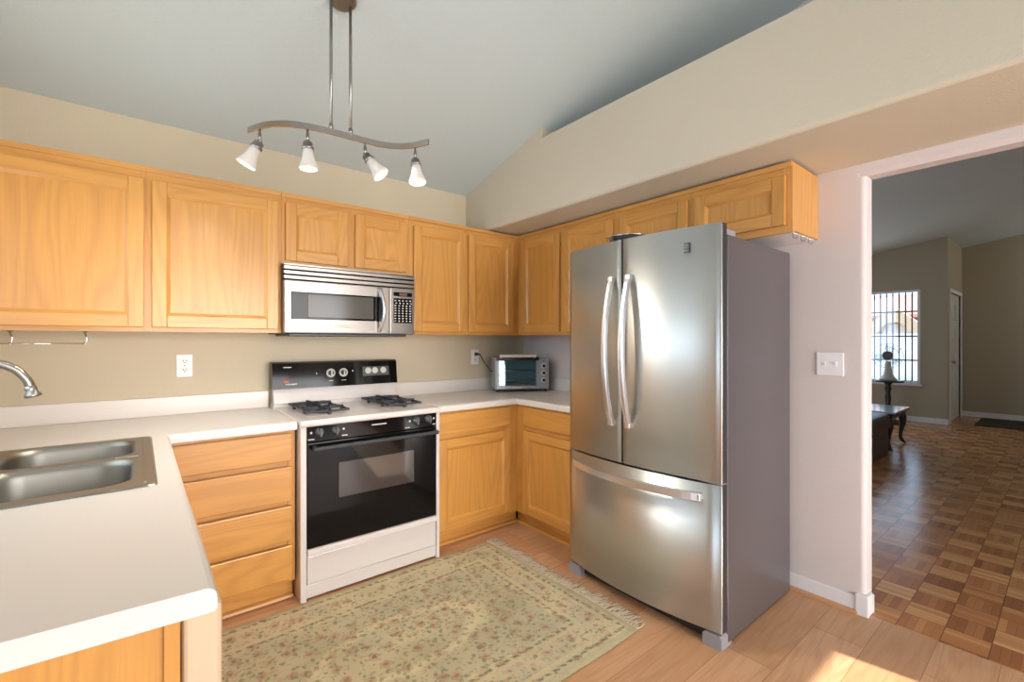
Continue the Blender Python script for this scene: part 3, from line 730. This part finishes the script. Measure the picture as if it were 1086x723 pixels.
# ------------------------------------------------------------------ microwave
def microwave():
    x0, x1, yf, z0, z1 = .615, 1.398, 2.735, 1.352, 1.738
    t = thing('microwave', 'stainless over-the-range microwave hanging below the short cabinet', 'microwave', ((x0 + x1) / 2, YB, z0))
    b = B(); b.box(x0, x1, yf + .02, YB - .003, z0, z1, bev=.003); link('case', b, plain('microwave_case', '#4a4644', .45), t)
    b = B(); b.box(x0 - .002, 1.228, yf, yf + .03, z0 + .004, 1.648, bev=.006); d = link('door', b, STEELX, t)
    b = B(); b.box(.650, 1.190, yf - .003, yf + .01, 1.432, 1.585, bev=.002); w_ = link('window_surround', b, BLACKG, d)
    b = B(); b.box(.735, 1.120, yf - .005, yf + .005, 1.443, 1.576, bev=.0024); link('window', b, MICWIN, w_)
    b = B(); pts = []
    for k in range(15):
        u = k / 14; pts.append((1.155 + .010 * math.sin(PI * u), yf - .008 - .048 * math.sin(PI * u) ** .8, 1.372 + .262 * u))
    b.sweep(pts, [(-.012, -.006), (.012, -.006), (.012, .006), (-.012, .006)], (1, 0, 0)); link('handle', b, HANDLE, d)
    b = B(); b.box(.885, .985, yf - .003, yf + .006, 1.388, 1.408, bev=.001); link('nameplate', b, plain('nameplate_silver', '#b8aea2', .4, .2), d)
    b = B(); b.box(1.229, x1 + .002, yf, yf + .03, z0 + .004, 1.648, bev=.005); c = link('control_panel', b, STEELX, t)
    b = B(); b.box(1.252, 1.380, yf - .002, yf + .01, 1.425, 1.583, bev=.001); kp = link('keypad', b, BLACKG, c)
    b = B()
    for r_ in range(9):
        for k in range(5):
            x = 1.264 + k * .0255 + (.006 if r_ < 3 and r_ % 2 else 0); z = 1.568 - r_ * .0163
            if x < 1.374: b.box(x - .0055, x + .0055, yf - .0035, yf, z - .0035, z + .0035)
    link('key', b, MARK, kp)
    b = B(); b.box(1.252, 1.380, yf - .002, yf + .01, 1.596, 1.622, bev=.001); dp = link('display', b, BLACKG, c)
    b = B(); b.box(1.29, 1.345, yf - .003, yf, 1.601, 1.616); link('display_glow', b, plain('dim_display', '#6a4a3a', .4), dp)
    b = B()
    b.box(x0 - .002, x1 + .002, yf + .012, yf + .03, 1.648, z1, mi=1)
    for z in (1.655, 1.682, 1.709): b.box(x0 - .002, x1 + .002, yf - .0, yf + .028, z, z + .019, mi=0, bev=.003)
    b.box(x0 - .002, x1 + .002, yf - .0, yf + .028, 1.731, z1, mi=0)
    link('vent_grille', b, [STEELX, BLACKG], t)
    b = B(); b.box(x0 + .03, x1 - .05, yf + .02, YB - .05, z0 - .014, z0, bev=.003); link('underside_plate', b, BLACKP, t)
microwave()

# ------------------------------------------------------------------ refrigerator
def fridge():
    y0, y1 = .940, 1.822; yc = (y0 + y1) / 2; ys = 1.418; xb = 1.955; xbk = 2.634; top = 1.768
    t = thing('refrigerator', 'stainless steel french door refrigerator with bottom freezer drawer', 'refrigerator', ((xb + xbk) / 2, yc, 0))
    b = B(); b.box(xb, xbk, y0, y1, .012, top, bev=.006); link('body', b, FRIDGE_SIDE, t)
    def face(y): return 1.905 - .052 * (1 - ((y - yc) / ((y1 - y0) / 2)) ** 2)
    def panel(a, c, z0, z1, name):
        b = B(); n = 14; r = .012; poly = []
        ys_ = [a + (c - a) * k / n for k in range(n + 1)]
        ys_[0] += .002; ys_[-1] -= .002
        front = [(face(y), y) for y in ys_]
        front[0] = (front[0][0] + .004, a + .0005); front.insert(1, (face(a + .004), a + .004)); front[-1] = (front[-1][0] + .004, c - .0005); front.insert(-1, (face(c - .004), c - .004))
        b.prism(front + [(xb - .008, c - .0005), (xb - .008, a + .0005)], 2, z0, z1, smooth=False)
        b.bm.normal_update()
        for f in b.bm.faces:
            f.smooth = abs(f.normal.z) < .5 and abs(f.normal.y) < .9
            if abs(f.normal.y) > .95: f.material_index = 1
        return link(name, b, [STEELZ, FRIDGE_DARK], t)
    dl = panel(ys + .0035, y1, .706, 1.812, 'door'); drt = panel(y0, ys - .0035, .706, 1.812, 'door'); fz = panel(y0, y1, .072, .697, 'freezer_drawer')
    b = B(); b.box(xb - .012, xb + .002, y0 + .008, y1 - .008, .06, 1.79); link('gasket', b, FRIDGE_DARK, t)
    for o, yy in ((dl, 1.472), (drt, 1.366)):
        b = B(); pts = []
        for k in range(19):
            u = k / 18; s_ = math.sin(PI * u); pts.append((face(yy) - .012 - .062 * s_ ** .75, yy, .890 + .740 * u))
        b.sweep(pts, [(-.009, -.014), (.006, -.014), (.010, -.008), (.010, .008), (.006, .014), (-.009, .014)], (0, 1, 0), smooth=False)
        for z in (.900, 1.620): b.box(face(yy) - .03, face(yy) + .004, yy - .013, yy + .013, z - .012, z + .012, bev=.003)
        link('handle', b, HANDLE, o)
    b = B(); pts = []
    for k in range(21):
        u = k / 20; y = 1.015 + .742 * u; s_ = math.sin(PI * u); pts.append((face(y) - .014 - .040 * s_ ** .7, y, .640))
    b.sweep(pts, [(-.012, -.016), (.012, -.016), (.012, .016), (-.012, .016)], (0, 0, 1), smooth=False)
    for y in (1.028, 1.744): b.box(face(y) - .03, face(y) + .004, y - .012, y + .012, .626, .654, bev=.003)
    link('handle', b, HANDLE, fz)
    # small square emblem of slanted bars on the right door
    b = B(); yl, zl, h_ = 1.090, 1.722, .021; fx = face(yl) - .0012
    b.box(fx, fx + .004, yl - h_, yl + h_, zl + h_ - .005, zl + h_); b.box(fx, fx + .004, yl - h_, yl + h_, zl - h_, zl - h_ + .005)
    b.box(fx, fx + .004, yl - h_, yl - h_ + .005, zl - h_, zl + h_); b.box(fx, fx + .004, yl + h_ - .005, yl + h_, zl, zl + h_)
    b.prism([(yl + h_, zl + .006), (yl + .004, zl + .010), (yl - h_ + .004, zl + .006), (yl - h_ + .004, zl + .001), (yl + .004, zl + .005), (yl + h_, zl + .001)], 0, fx, fx + .004)
    b.prism([(yl + h_ - .006, zl - .006), (yl, zl - .002), (yl - h_, zl - .006), (yl - h_, zl - .011), (yl, zl - .007), (yl + h_ - .006, zl - .011)], 0, fx, fx + .004)
    link('emblem', b, plain('dark_emblem', '#4b4b4d', .3, .6), drt)
    # hinge covers, middle hinges, feet, base grille
    for y in (y0 + .012, y1 - .012 - .08): b = B(); b.box(xb - .045, xb + .10, y, y + .08, top, top + .03, bev=.008, seg=3); link('hinge_cover', b, GREYPL, t)
    for y in (y0 + .004, y1 - .004 - .10): b = B(); b.box(xb - .052, xb, y, y + .10, .6975, .7055, bev=.003); link('hinge', b, GREYPL, t)
    for a, c in ((y0 + .001, y0 + .085), (y1 - .085, y1)):
        b = B(); b.prism([(a, .0), (c, .0), (c, .045), (c - .012, .058), (a + .008, .058), (a, .05)], 0, 1.900, 1.99); link('foot', b, GREYPL, t)
    b = B(); b.box(1.93, xb, y0 + .09, y1 - .09, .012, .055); link('base_grille', b, BLACKP, t)
fridge()
p = thing('cake_pan', 'round silver pan lying on top of the refrigerator', 'pan', (2.15, 1.60, 1.768))
b = B(); b.lathe([(.100, 0), (.112, .115), (.126, .118), (.127, .123), (.110, .123), (.098, .006)], (2.15, 1.60, 1.7685), (0, 0, 1), 40); link('pan_body', b, CHROME, p)

# ------------------------------------------------------------------ toaster oven
def toaster():
    th = math.radians(11); dep = 3.60
    lf = EYE + FWD * dep + RGT * ((525.4 - 543) / FPX * dep); lf.z = CZ
    ang = math.atan2(-(math.cos(YAW)) , math.sin(YAW)) + th             # direction of the front edge, left to right
    t = thing('toaster_oven', 'silver grey toaster oven with glass door on the corner countertop', 'toaster', lf, ang, local=True)
    w, d, z0, z1 = .435, .215, .022, .272
    pw = .350
    b = B()                                                              # hollow shell open at the front
    b.box(0, .008, 0, d, z0, z1, bev=.003); b.box(pw - .004, pw + .004, .004, d, z0, z1)
    b.box(.008, pw, 0, d, z0, z0 + .022, bev=.003); b.box(.008, pw, 0, d, z1 - .012, z1, bev=.003); b.box(.008, pw, d - .008, d, z0, z1)
    b.box(pw + .004, w, .0, d, z0, z1 - .006, bev=.004)
    link('body', b, TOASTG, t, local=True)
    b = B(); b.box(.010, pw - .006, -.012, -.002, z0 + .004, z0 + .030, bev=.003); b.box(.010, .028, -.012, -.002, z0 + .03, z1 - .022); b.box(pw - .022, pw - .006, -.012, -.002, z0 + .03, z1 - .022)
    dd = link('door', b, TOASTG, t, local=True)
    b = B(); b.box(.028, pw - .022, -.009, -.005, z0 + .03, z1 - .022); link('door_glass', b, TGLASS, dd, local=True)
    b = B(); b.box(.006, pw - .002, -.024, -.002, z1 - .022, z1 + .008, bev=.005); link('door_top_rail', b, BLACKP, dd, local=True)
    b = B(); b.box(.03, pw - .03, -.040, -.028, z1 + .004, z1 + .026, bev=.005)
    for x in (.03, pw - .048): b.box(x, x + .018, -.032, -.014, z1 + .0, z1 + .024, bev=.003)
    link('handle', b, BEIGE, dd, local=True)
    b = B(); b.box(.13, .215, -.0135, -.010, z0 + .010, z0 + .022); link('nameplate', b, MARK, dd, local=True)
    for z in (.09, .165):
        b = B()
        for k in range(12): b.cyl((.018 + k * .029, .01, z), (.018 + k * .029, d - .02, z), .0017, seg=6)
        for y in (.012, d / 2, d - .02): b.cyl((.012, y, z), (pw - .01, y, z), .0022, seg=6)
        link('rack', b, CHROME, t, local=True)
    b = B(); b.box(.02, pw - .02, .02, d - .02, .058, .066, bev=.003); link('drip_pan', b, NICKEL, t, local=True)
    for z in (.092, .150, .206):
        b = B(); x = (pw + w) / 2; b.lathe([(.021, -.001), (.021, .003), (.018, .004)], (x, 0, z), (0, -1, 0), 20, 0); b.lathe([(.014, .003), (.012, .016)], (x, 0, z), (0, -1, 0), 18, 1); b.box(x - .003, x + .003, -.021, -.015, z - .011, z + .011, 2)
        link('knob', b, [PLATE, BLACKP, GREYKNOB], t, local=True)
    b = B(); x = (pw + w) / 2; b.lathe([(.004, 0), (.004, .002)], (x, 0, .244), (0, -1, 0), 10); link('indicator', b, BLACKP, t, local=True)
    for x, y in ((.012, .012), (w - .030, .012), (.012, d - .03), (w - .030, d - .03)):
        b = B(); b.lathe([(.009, 0), (.011, .012), (.011, .023)], (x + .009, y + .009, 0), (0, 0, 1), 12); link('foot', b, RUBBER, t, local=True)
    q = Matrix.Translation(lf) @ Matrix.Rotation(ang, 4, 'Z')
    return q @ Vector((-.004, d * .55, .16))
cord_end = toaster()

# ------------------------------------------------------------------ outlets, switch, cord, towel rod
def outlet(x, label, y=YB, z=1.172):
    t = thing('wall_outlet', label, 'outlet', (x, y, z), 0, 'white wall outlets')
    b = B(); b.box(x - .037, x + .037, y - .007, y - .0005, z - .062, z + .062, bev=.003); link('cover_plate', b, PLATE, t)
    b = B()
    for dz in (-.024, .024): b.lathe([(.016, 0), (.016, .003), (.014, .0035)], (x, y - .0065, z + dz), (0, -1, 0), 18)
    link('receptacle', b, PLATE, t)
    b = B()
    for dz in (-.024, .024):
        for dx in (-.006, .006): b.box(x + dx - .0015, x + dx + .0015, y - .0112, y - .0095, z + dz - .002, z + dz + .007)
        b.lathe([(.003, 0), (.003, .001)], (x, y - .0102, z + dz - .008), (0, -1, 0), 8)
    b.lathe([(.003, 0), (.003, .001)], (x, y - .0068, z), (0, -1, 0), 8)
    link('slot', b, SLOT, t)
outlet(.195, 'white wall outlet above the backsplash left of the stove')
outlet(2.155, 'white wall outlet near the corner with a black plug in it', z=1.178)
t = thing('power_cord', 'black cord running from the corner outlet to the toaster oven', 'cord', (2.155, YB - .02, 1.2))
b = B(); b.box(2.143, 2.167, YB - .035, YB - .011, 1.190, 1.214, bev=.004); b.cyl((2.155, YB - .034, 1.202), (2.17, YB - .055, 1.20), .008, .005, 10); link('plug', b, RUBBER, t)
b = B(); P0 = Vector((2.17, YB - .055, 1.20)); P2 = Vector((2.225, YB - .10, 1.09)); P3 = cord_end
pts = [P0.lerp(P2, k / 8) + Vector((0, 0, -.012 * math.sin(PI * k / 8))) for k in range(9)] + [P2.lerp(P3, k / 6) + Vector((0, 0, -.012 * math.sin(PI * k / 6))) for k in range(1, 7)]
b.tube(pts, .0035, 8); link('wire', b, RUBBER, t)
t = thing('light_switch', 'white double light switch plate on the right wall', 'switch', (XR, .776, 1.195))
b = B(); b.box(XR - .007, XR - .0005, .776 - .058, .776 + .058, 1.195 - .058, 1.195 + .058, bev=.003); link('cover_plate', b, PLATE, t)
for dy in (-.024, .024):
    b = B(); b.box(XR - .0085, XR - .006, .776 + dy - .006, .776 + dy + .006, 1.183, 1.207); b.prism([(XR - .007, 1.190), (XR - .013, 1.201), (XR - .013, 1.205), (XR - .007, 1.203)], 1, .776 + dy - .004, .776 + dy + .004); link('toggle', b, PLATE, t)
t = thing('towel_rod', 'thin wire towel rod hanging under the leftmost wall cabinet', 'towel rod', (-.31, 2.9, UB))
b = B(); b.tube([(-.56, 2.9, 1.298), (-.196, 2.9, 1.298)], .003, 8); link('rod', b, CHROME, t)
for x in (-.433, -.196):
    b = B(); b.lathe([(.014, 0), (.014, .004), (.006, .01), (.004, .02)], (x, 2.9, UB + .006), (0, 0, -1), 14, 1); b.tube([(x, 2.9, UB - .012), (x + .006, 2.9, UB - .03), (x + .004, 2.9, UB - .05), (x, 2.9, 1.298)], .003, 8, up=(0, 1, 0))
    b.lathe([(.006, -.004), (.006, .004)], (x, 2.9, 1.298), (1, 0, 0), 10); link('bracket', b, [CHROME, NICKEL], t)

# ------------------------------------------------------------------ ceiling track light
def track_light():
    def at(lat, dep, z): v = FWD * dep + RGT * lat; return Vector((v.x, v.y, z))
    zb = 2.203
    ctr = [(-1.118, 1.945), (-1.03, 1.900), (-.94, 1.885), (-.86, 1.905), (-.773, 1.955), (-.719, 1.995), (-.64, 2.055), (-.565, 2.095), (-.47, 2.098), (-.375, 2.055)]
    pts = [at(l, d, zb) for l, d in ctr]
    fine = []
    for i in range(len(pts) - 1):
        p0, p1, p2, p3 = pts[max(0, i-1)], pts[i], pts[i+1], pts[min(len(pts)-1, i+2)]
        for k in range(6):
            u = k / 6; fine.append(.5 * ((2*p1) + (p2 - p0)*u + (2*p0 - 5*p1 + 4*p2 - p3)*u*u + (3*p1 - p0 - 3*p2 + p3)*u**3))
    fine.append(pts[-1])
    c = at(-.730, 1.98, 0); czl = ceil_z(c.y)
    t = thing('track_light', 'brushed nickel wavy track light with four white glass shades hung from the sloped ceiling', 'ceiling light', (c.x, c.y, zb))
    b = B(); b.sweep(fine, [(-.005, -.0125), (.005, -.0125), (.005, .0125), (-.005, .0125)], (0, 0, 1), smooth=False); link('track_bar', b, plain('polished_nickel_bar', (.58, .56, .53), .25, 1.0), t)
    nrm = Vector((0, -.260, -1)).normalized()
    b = B(); b.lathe([(.056, -.004), (.056, .010), (.048, .018), (.025, .022)], (c.x, c.y, czl), nrm, 28); link('canopy', b, NICKEL, t)
    for l, d in ((-.773, 1.957), (-.706, 2.003)):
        p = at(l, d, 0); b = B(); b.cyl((p.x, p.y, zb + .01), (p.x, p.y, ceil_z(p.y) - .015), .0065, seg=14); b.lathe([(.009, 0), (.009, .022)], (p.x, p.y, zb + .011), (0, 0, 1), 14); link('rod', b, NICKEL, t)
    heads = [(-1.050, 1.908, (-.42, -.15, -.90)), (-.852, 1.910, (.06, -.05, -1)), (-.655, 2.045, (.62, .0, -.78)), (-.442, 2.092, (.14, -.15, -1))]
    for l, d, (sr, sf, su) in heads:
        p = at(l, d, zb); ax = (RGT * sr + FWD * sf + Vector((0, 0, su))).normalized()
        j = p + Vector((0, 0, -.062))
        b = B(); b.cyl(p + Vector((0, 0, -.012)), j, .0045, seg=10); b.lathe([(.007, 0), (.007, .03)], p + Vector((0, 0, -.06)), (0, 0, 1), 12); b.ball(j, .010)
        b.lathe([(.012, .002), (.019, .006), (.020, .024), (.024, .026), (.024, .034), (.019, .036)], j, ax, 22); hd = link('lamp_head', b, NICKEL, t)
        b = B(); o = j + ax * .028
        prof = [(.0185, 0), (.021, .02), (.0235, .04), (.027, .056), (.033, .070), (.038, .082), (.039, .088)]
        b.lathe(prof + [(r_ - .003, h_) for r_, h_ in prof[::-1]], o, ax, 28, cap=False); link('lamp_shade', b, FROST, hd)
        b = B(); b.ball(o + ax * .045, .013); link('bulb', b, BULB, hd)
        light('bulb_glow', 'POINT', o + ax * .066, .05, (1, .84, .62), size=.014)
        light('bulb_beam', 'SPOT', o + ax * .086, 19, (1, .90, .76), direction=ax, size=.03)
track_light()

# ------------------------------------------------------------------ rug
def rug():
    cx, cy = RUG_X1 - .86, (RUG_Y0 + RUG_Y1) / 2
    t = thing('rug', 'faded sage floral rug with cream fringe on the floor before the stove', 'rug', (cx, cy, 0), 0)
    b = B(); nx, ny = 60, 44; bm = b.bm; G = []
    for i in range(nx + 1):
        row = []
        for j in range(ny + 1):
            x = RUG_X0 + (RUG_X1 - RUG_X0) * i / nx; y = RUG_Y0 + (RUG_Y1 - RUG_Y0) * j / ny
            x2 = x - (RUG_X1 - x) * 0 + .006 * math.sin(y * 9); y2 = y + .004 * math.sin(x * 7) - .014 * (1 - j / ny) * (RUG_X1 - x) / 1.6
            ed = i in (0, nx) or j in (0, ny)
            row.append(bm.verts.new((x2, y2, .003 if ed else .009 + .0012 * math.sin(x * 5 + y * 8))))
        G.append(row)
    for i in range(nx):
        for j in range(ny): f = bm.faces.new((G[i][j], G[i+1][j], G[i+1][j+1], G[i][j+1])); f.smooth = True
    link('pile', b, RUG, t)
    b = B(); random.seed(3); n = 190
    for k in range(n):
        y = RUG_Y0 + (RUG_Y1 - RUG_Y0) * (k + .5) / n; x = RUG_X1 + .006 * math.sin(y * 9) - .004
        L = random.uniform(.055, .105); dy = random.uniform(-.03, .03); m = random.uniform(-.012, .012)
        b.tube([(x, y, .006), (x + L * .35, y + m, .007), (x + L * .7, y + dy * .6, .004), (x + L, y + dy, .003)], .0022, 5)
    link('fringe', b, FRINGE, t, kind='stuff')
rug()

# ------------------------------------------------------------------ living room furniture
def sofa():
    t = thing('armchair', 'black leather armchair half hidden behind the opening to the living room', 'armchair', (6.1, 1.85, 0))
    b = B(); b.box(5.55, 6.72, 1.36, 2.5, 0, .30, bev=.03, seg=3); link('base', b, LEATHER, t)
    b = B(); b.box(5.52, 6.76, 1.345, 1.60, .28, .475, bev=.07, seg=5); link('arm', b, LEATHER, t)
    b = B(); b.box(5.6, 6.7, 1.605, 2.4, .30, .44, bev=.05, seg=4); link('seat_cushion', b, LEATHER, t)
    b = B(); b.box(5.52, 6.76, 2.38, 2.62, .28, .475, bev=.07, seg=5); link('arm', b, LEATHER, t)
    b = B(); b.box(5.52, 5.78, 1.6, 2.4, .40, .62, bev=.06, seg=4); link('backrest', b, LEATHER, t)
sofa()
def side_table():
    x0, x1, y0, y1, zt = 6.86, 7.62, 1.33, 2.4, .47
    t = thing('side_table', 'dark carved table with pale top beside the black armchair', 'table', ((x0 + x1) / 2, (y0 + y1) / 2, 0))
    b = B(); b.box(x0, x1, y0, y1, zt - .02, zt, bev=.006); link('table_top', b, TABTOP, t)
    b = B(); b.prism([(y0 + .0, zt - .021), (y0 + .10, zt - .13), (y1 - .10, zt - .13), (y1, zt - .021)], 0, x0 + .03, x1 - .03); link('apron', b, DARKW, t)
    for sx, xx in ((-1, x0 + .07), (1, x1 - .07)):
        for sy, yy in ((-1, y0 + .08), (1, y1 - .08)):
            b = B(); pr_ = [(0, zt - .06, .045), (.02, zt - .13, .042), (.022, .26, .032), (.0, .16, .022), (-.008, .09, .020), (.015, .04, .026), (.04, .018, .022), (.05, .008, .014)]
            pts = [Vector((xx + sx * o_ * .7, yy + sy * o_ * .7, z)) for o_, z, r in pr_]
            bm = b.bm; prev = None
            for p_, (_, _, r) in zip(pts, pr_):
                ring = [bm.verts.new(p_ + Vector((r * math.cos(2*PI*k/10), r * math.sin(2*PI*k/10), 0))) for k in range(10)]
                if prev:
                    for k in range(10): f = bm.faces.new((prev[k], prev[(k+1) % 10], ring[(k+1) % 10], ring[k])); f.smooth = True
                else: bm.faces.new(ring)
                prev = ring
            bm.faces.new(prev); link('leg', b, DARKW, t)
side_table()
px, py = 9.32, 1.90
t = thing('plant_stand', 'tall dark turned pedestal stand in front of the barred window', 'pedestal', (px, py, 0))
b = B(); b.lathe([(.20, 0), (.20, .03), (.12, .05), (.05, .09), (.035, .16), (.055, .22), (.03, .28), (.04, .40), (.028, .48), (.045, .55), (.03, .60), (.06, .645)], (px, py, 0), (0, 0, 1), 20); link('column', b, DARKW, t)
b = B(); b.lathe([(.06, .645), (.20, .655), (.20, .68), (.18, .685)], (px, py, 0), (0, 0, 1), 28); link('stand_top', b, DARKW, t)
t = thing('desk_fan', 'cream desk fan with round wire guard standing on the pedestal', 'fan', (px, py, .685))
b = B(); b.lathe([(.115, .0), (.115, .02), (.09, .04), (.06, .10), (.045, .20), (.038, .27), (.03, .30)], (px, py, .6855), (0, 0, 1), 22); link('base', b, FANW, t)
fc = Vector((px - .04, py, 1.075)); fa = Vector((-1, -.25, .03)).normalized()
b = B(); b.lathe([(.05, -.12), (.07, -.10), (.075, -.02), (.05, .0)], fc, fa, 20); link('motor_housing', b, FANW, t)
b = B(); fq = Vector((0, 0, 1)).rotation_difference(fa)
def circ(r, h): return [fc + fq @ Vector((r * math.cos(2*PI*k/32), r * math.sin(2*PI*k/32), h)) for k in range(33)]
for r_, h_ in ((.195, .03), (.14, .065), (.14, -.005), (.07, .08)): b.tube(circ(r_, h_), .0026 if r_ < .19 else .005, 6, up=tuple(fa))
for k in range(28):
    a = 2 * PI * k / 28; d_ = lambda r, h: fc + fq @ Vector((r * math.cos(a), r * math.sin(a), h))
    b.tube([d_(.06, .082), d_(.14, .066), d_(.195, .03), d_(.14, -.004), d_(.06, -.02)], .0015, 4, up=tuple(fa))
link('wire_guard', b, CHROME, t)
b = B(); b.lathe([(.062, .078), (.062, .084), (.05, .088)], fc, fa, 24); link('guard_badge', b, GREYKNOB, t)
b = B(); b.lathe([(.045, .0), (.045, .045), (.02, .055)], fc, fa, 18); link('hub', b, GREYKNOB, t)
for k in range(3):
    a0 = 2 * PI * k / 3; b = B(); bm = b.bm; g = []
    for i in range(7):
        r_ = .04 + .135 * i / 6; half = .42 * math.sin(PI * (.15 + .75 * i / 6)) + .12
        g.append([bm.verts.new(fc + fq @ Vector((r_ * math.cos(a0 + half * s_), r_ * math.sin(a0 + half * s_), .025 + .018 * s_))) for s_ in (-1, -.5, 0, .5, 1)])
    for i in range(6):
        for j in range(4): f = bm.faces.new((g[i][j], g[i+1][j], g[i+1][j+1], g[i][j+1])); f.smooth = True
    o = link('blade', b, FANBL, t)
    md = o.modifiers.new('thick', 'SOLIDIFY'); md.thickness = .003
b = B(); b.box(10.05, 11.1, .30, 1.0, .001, .012, bev=.004); tag(link('doormat', b, DOORMAT, origin=(10.55, .65, 0)), 'dark patterned doormat on the parquet by the entry door', 'doormat')
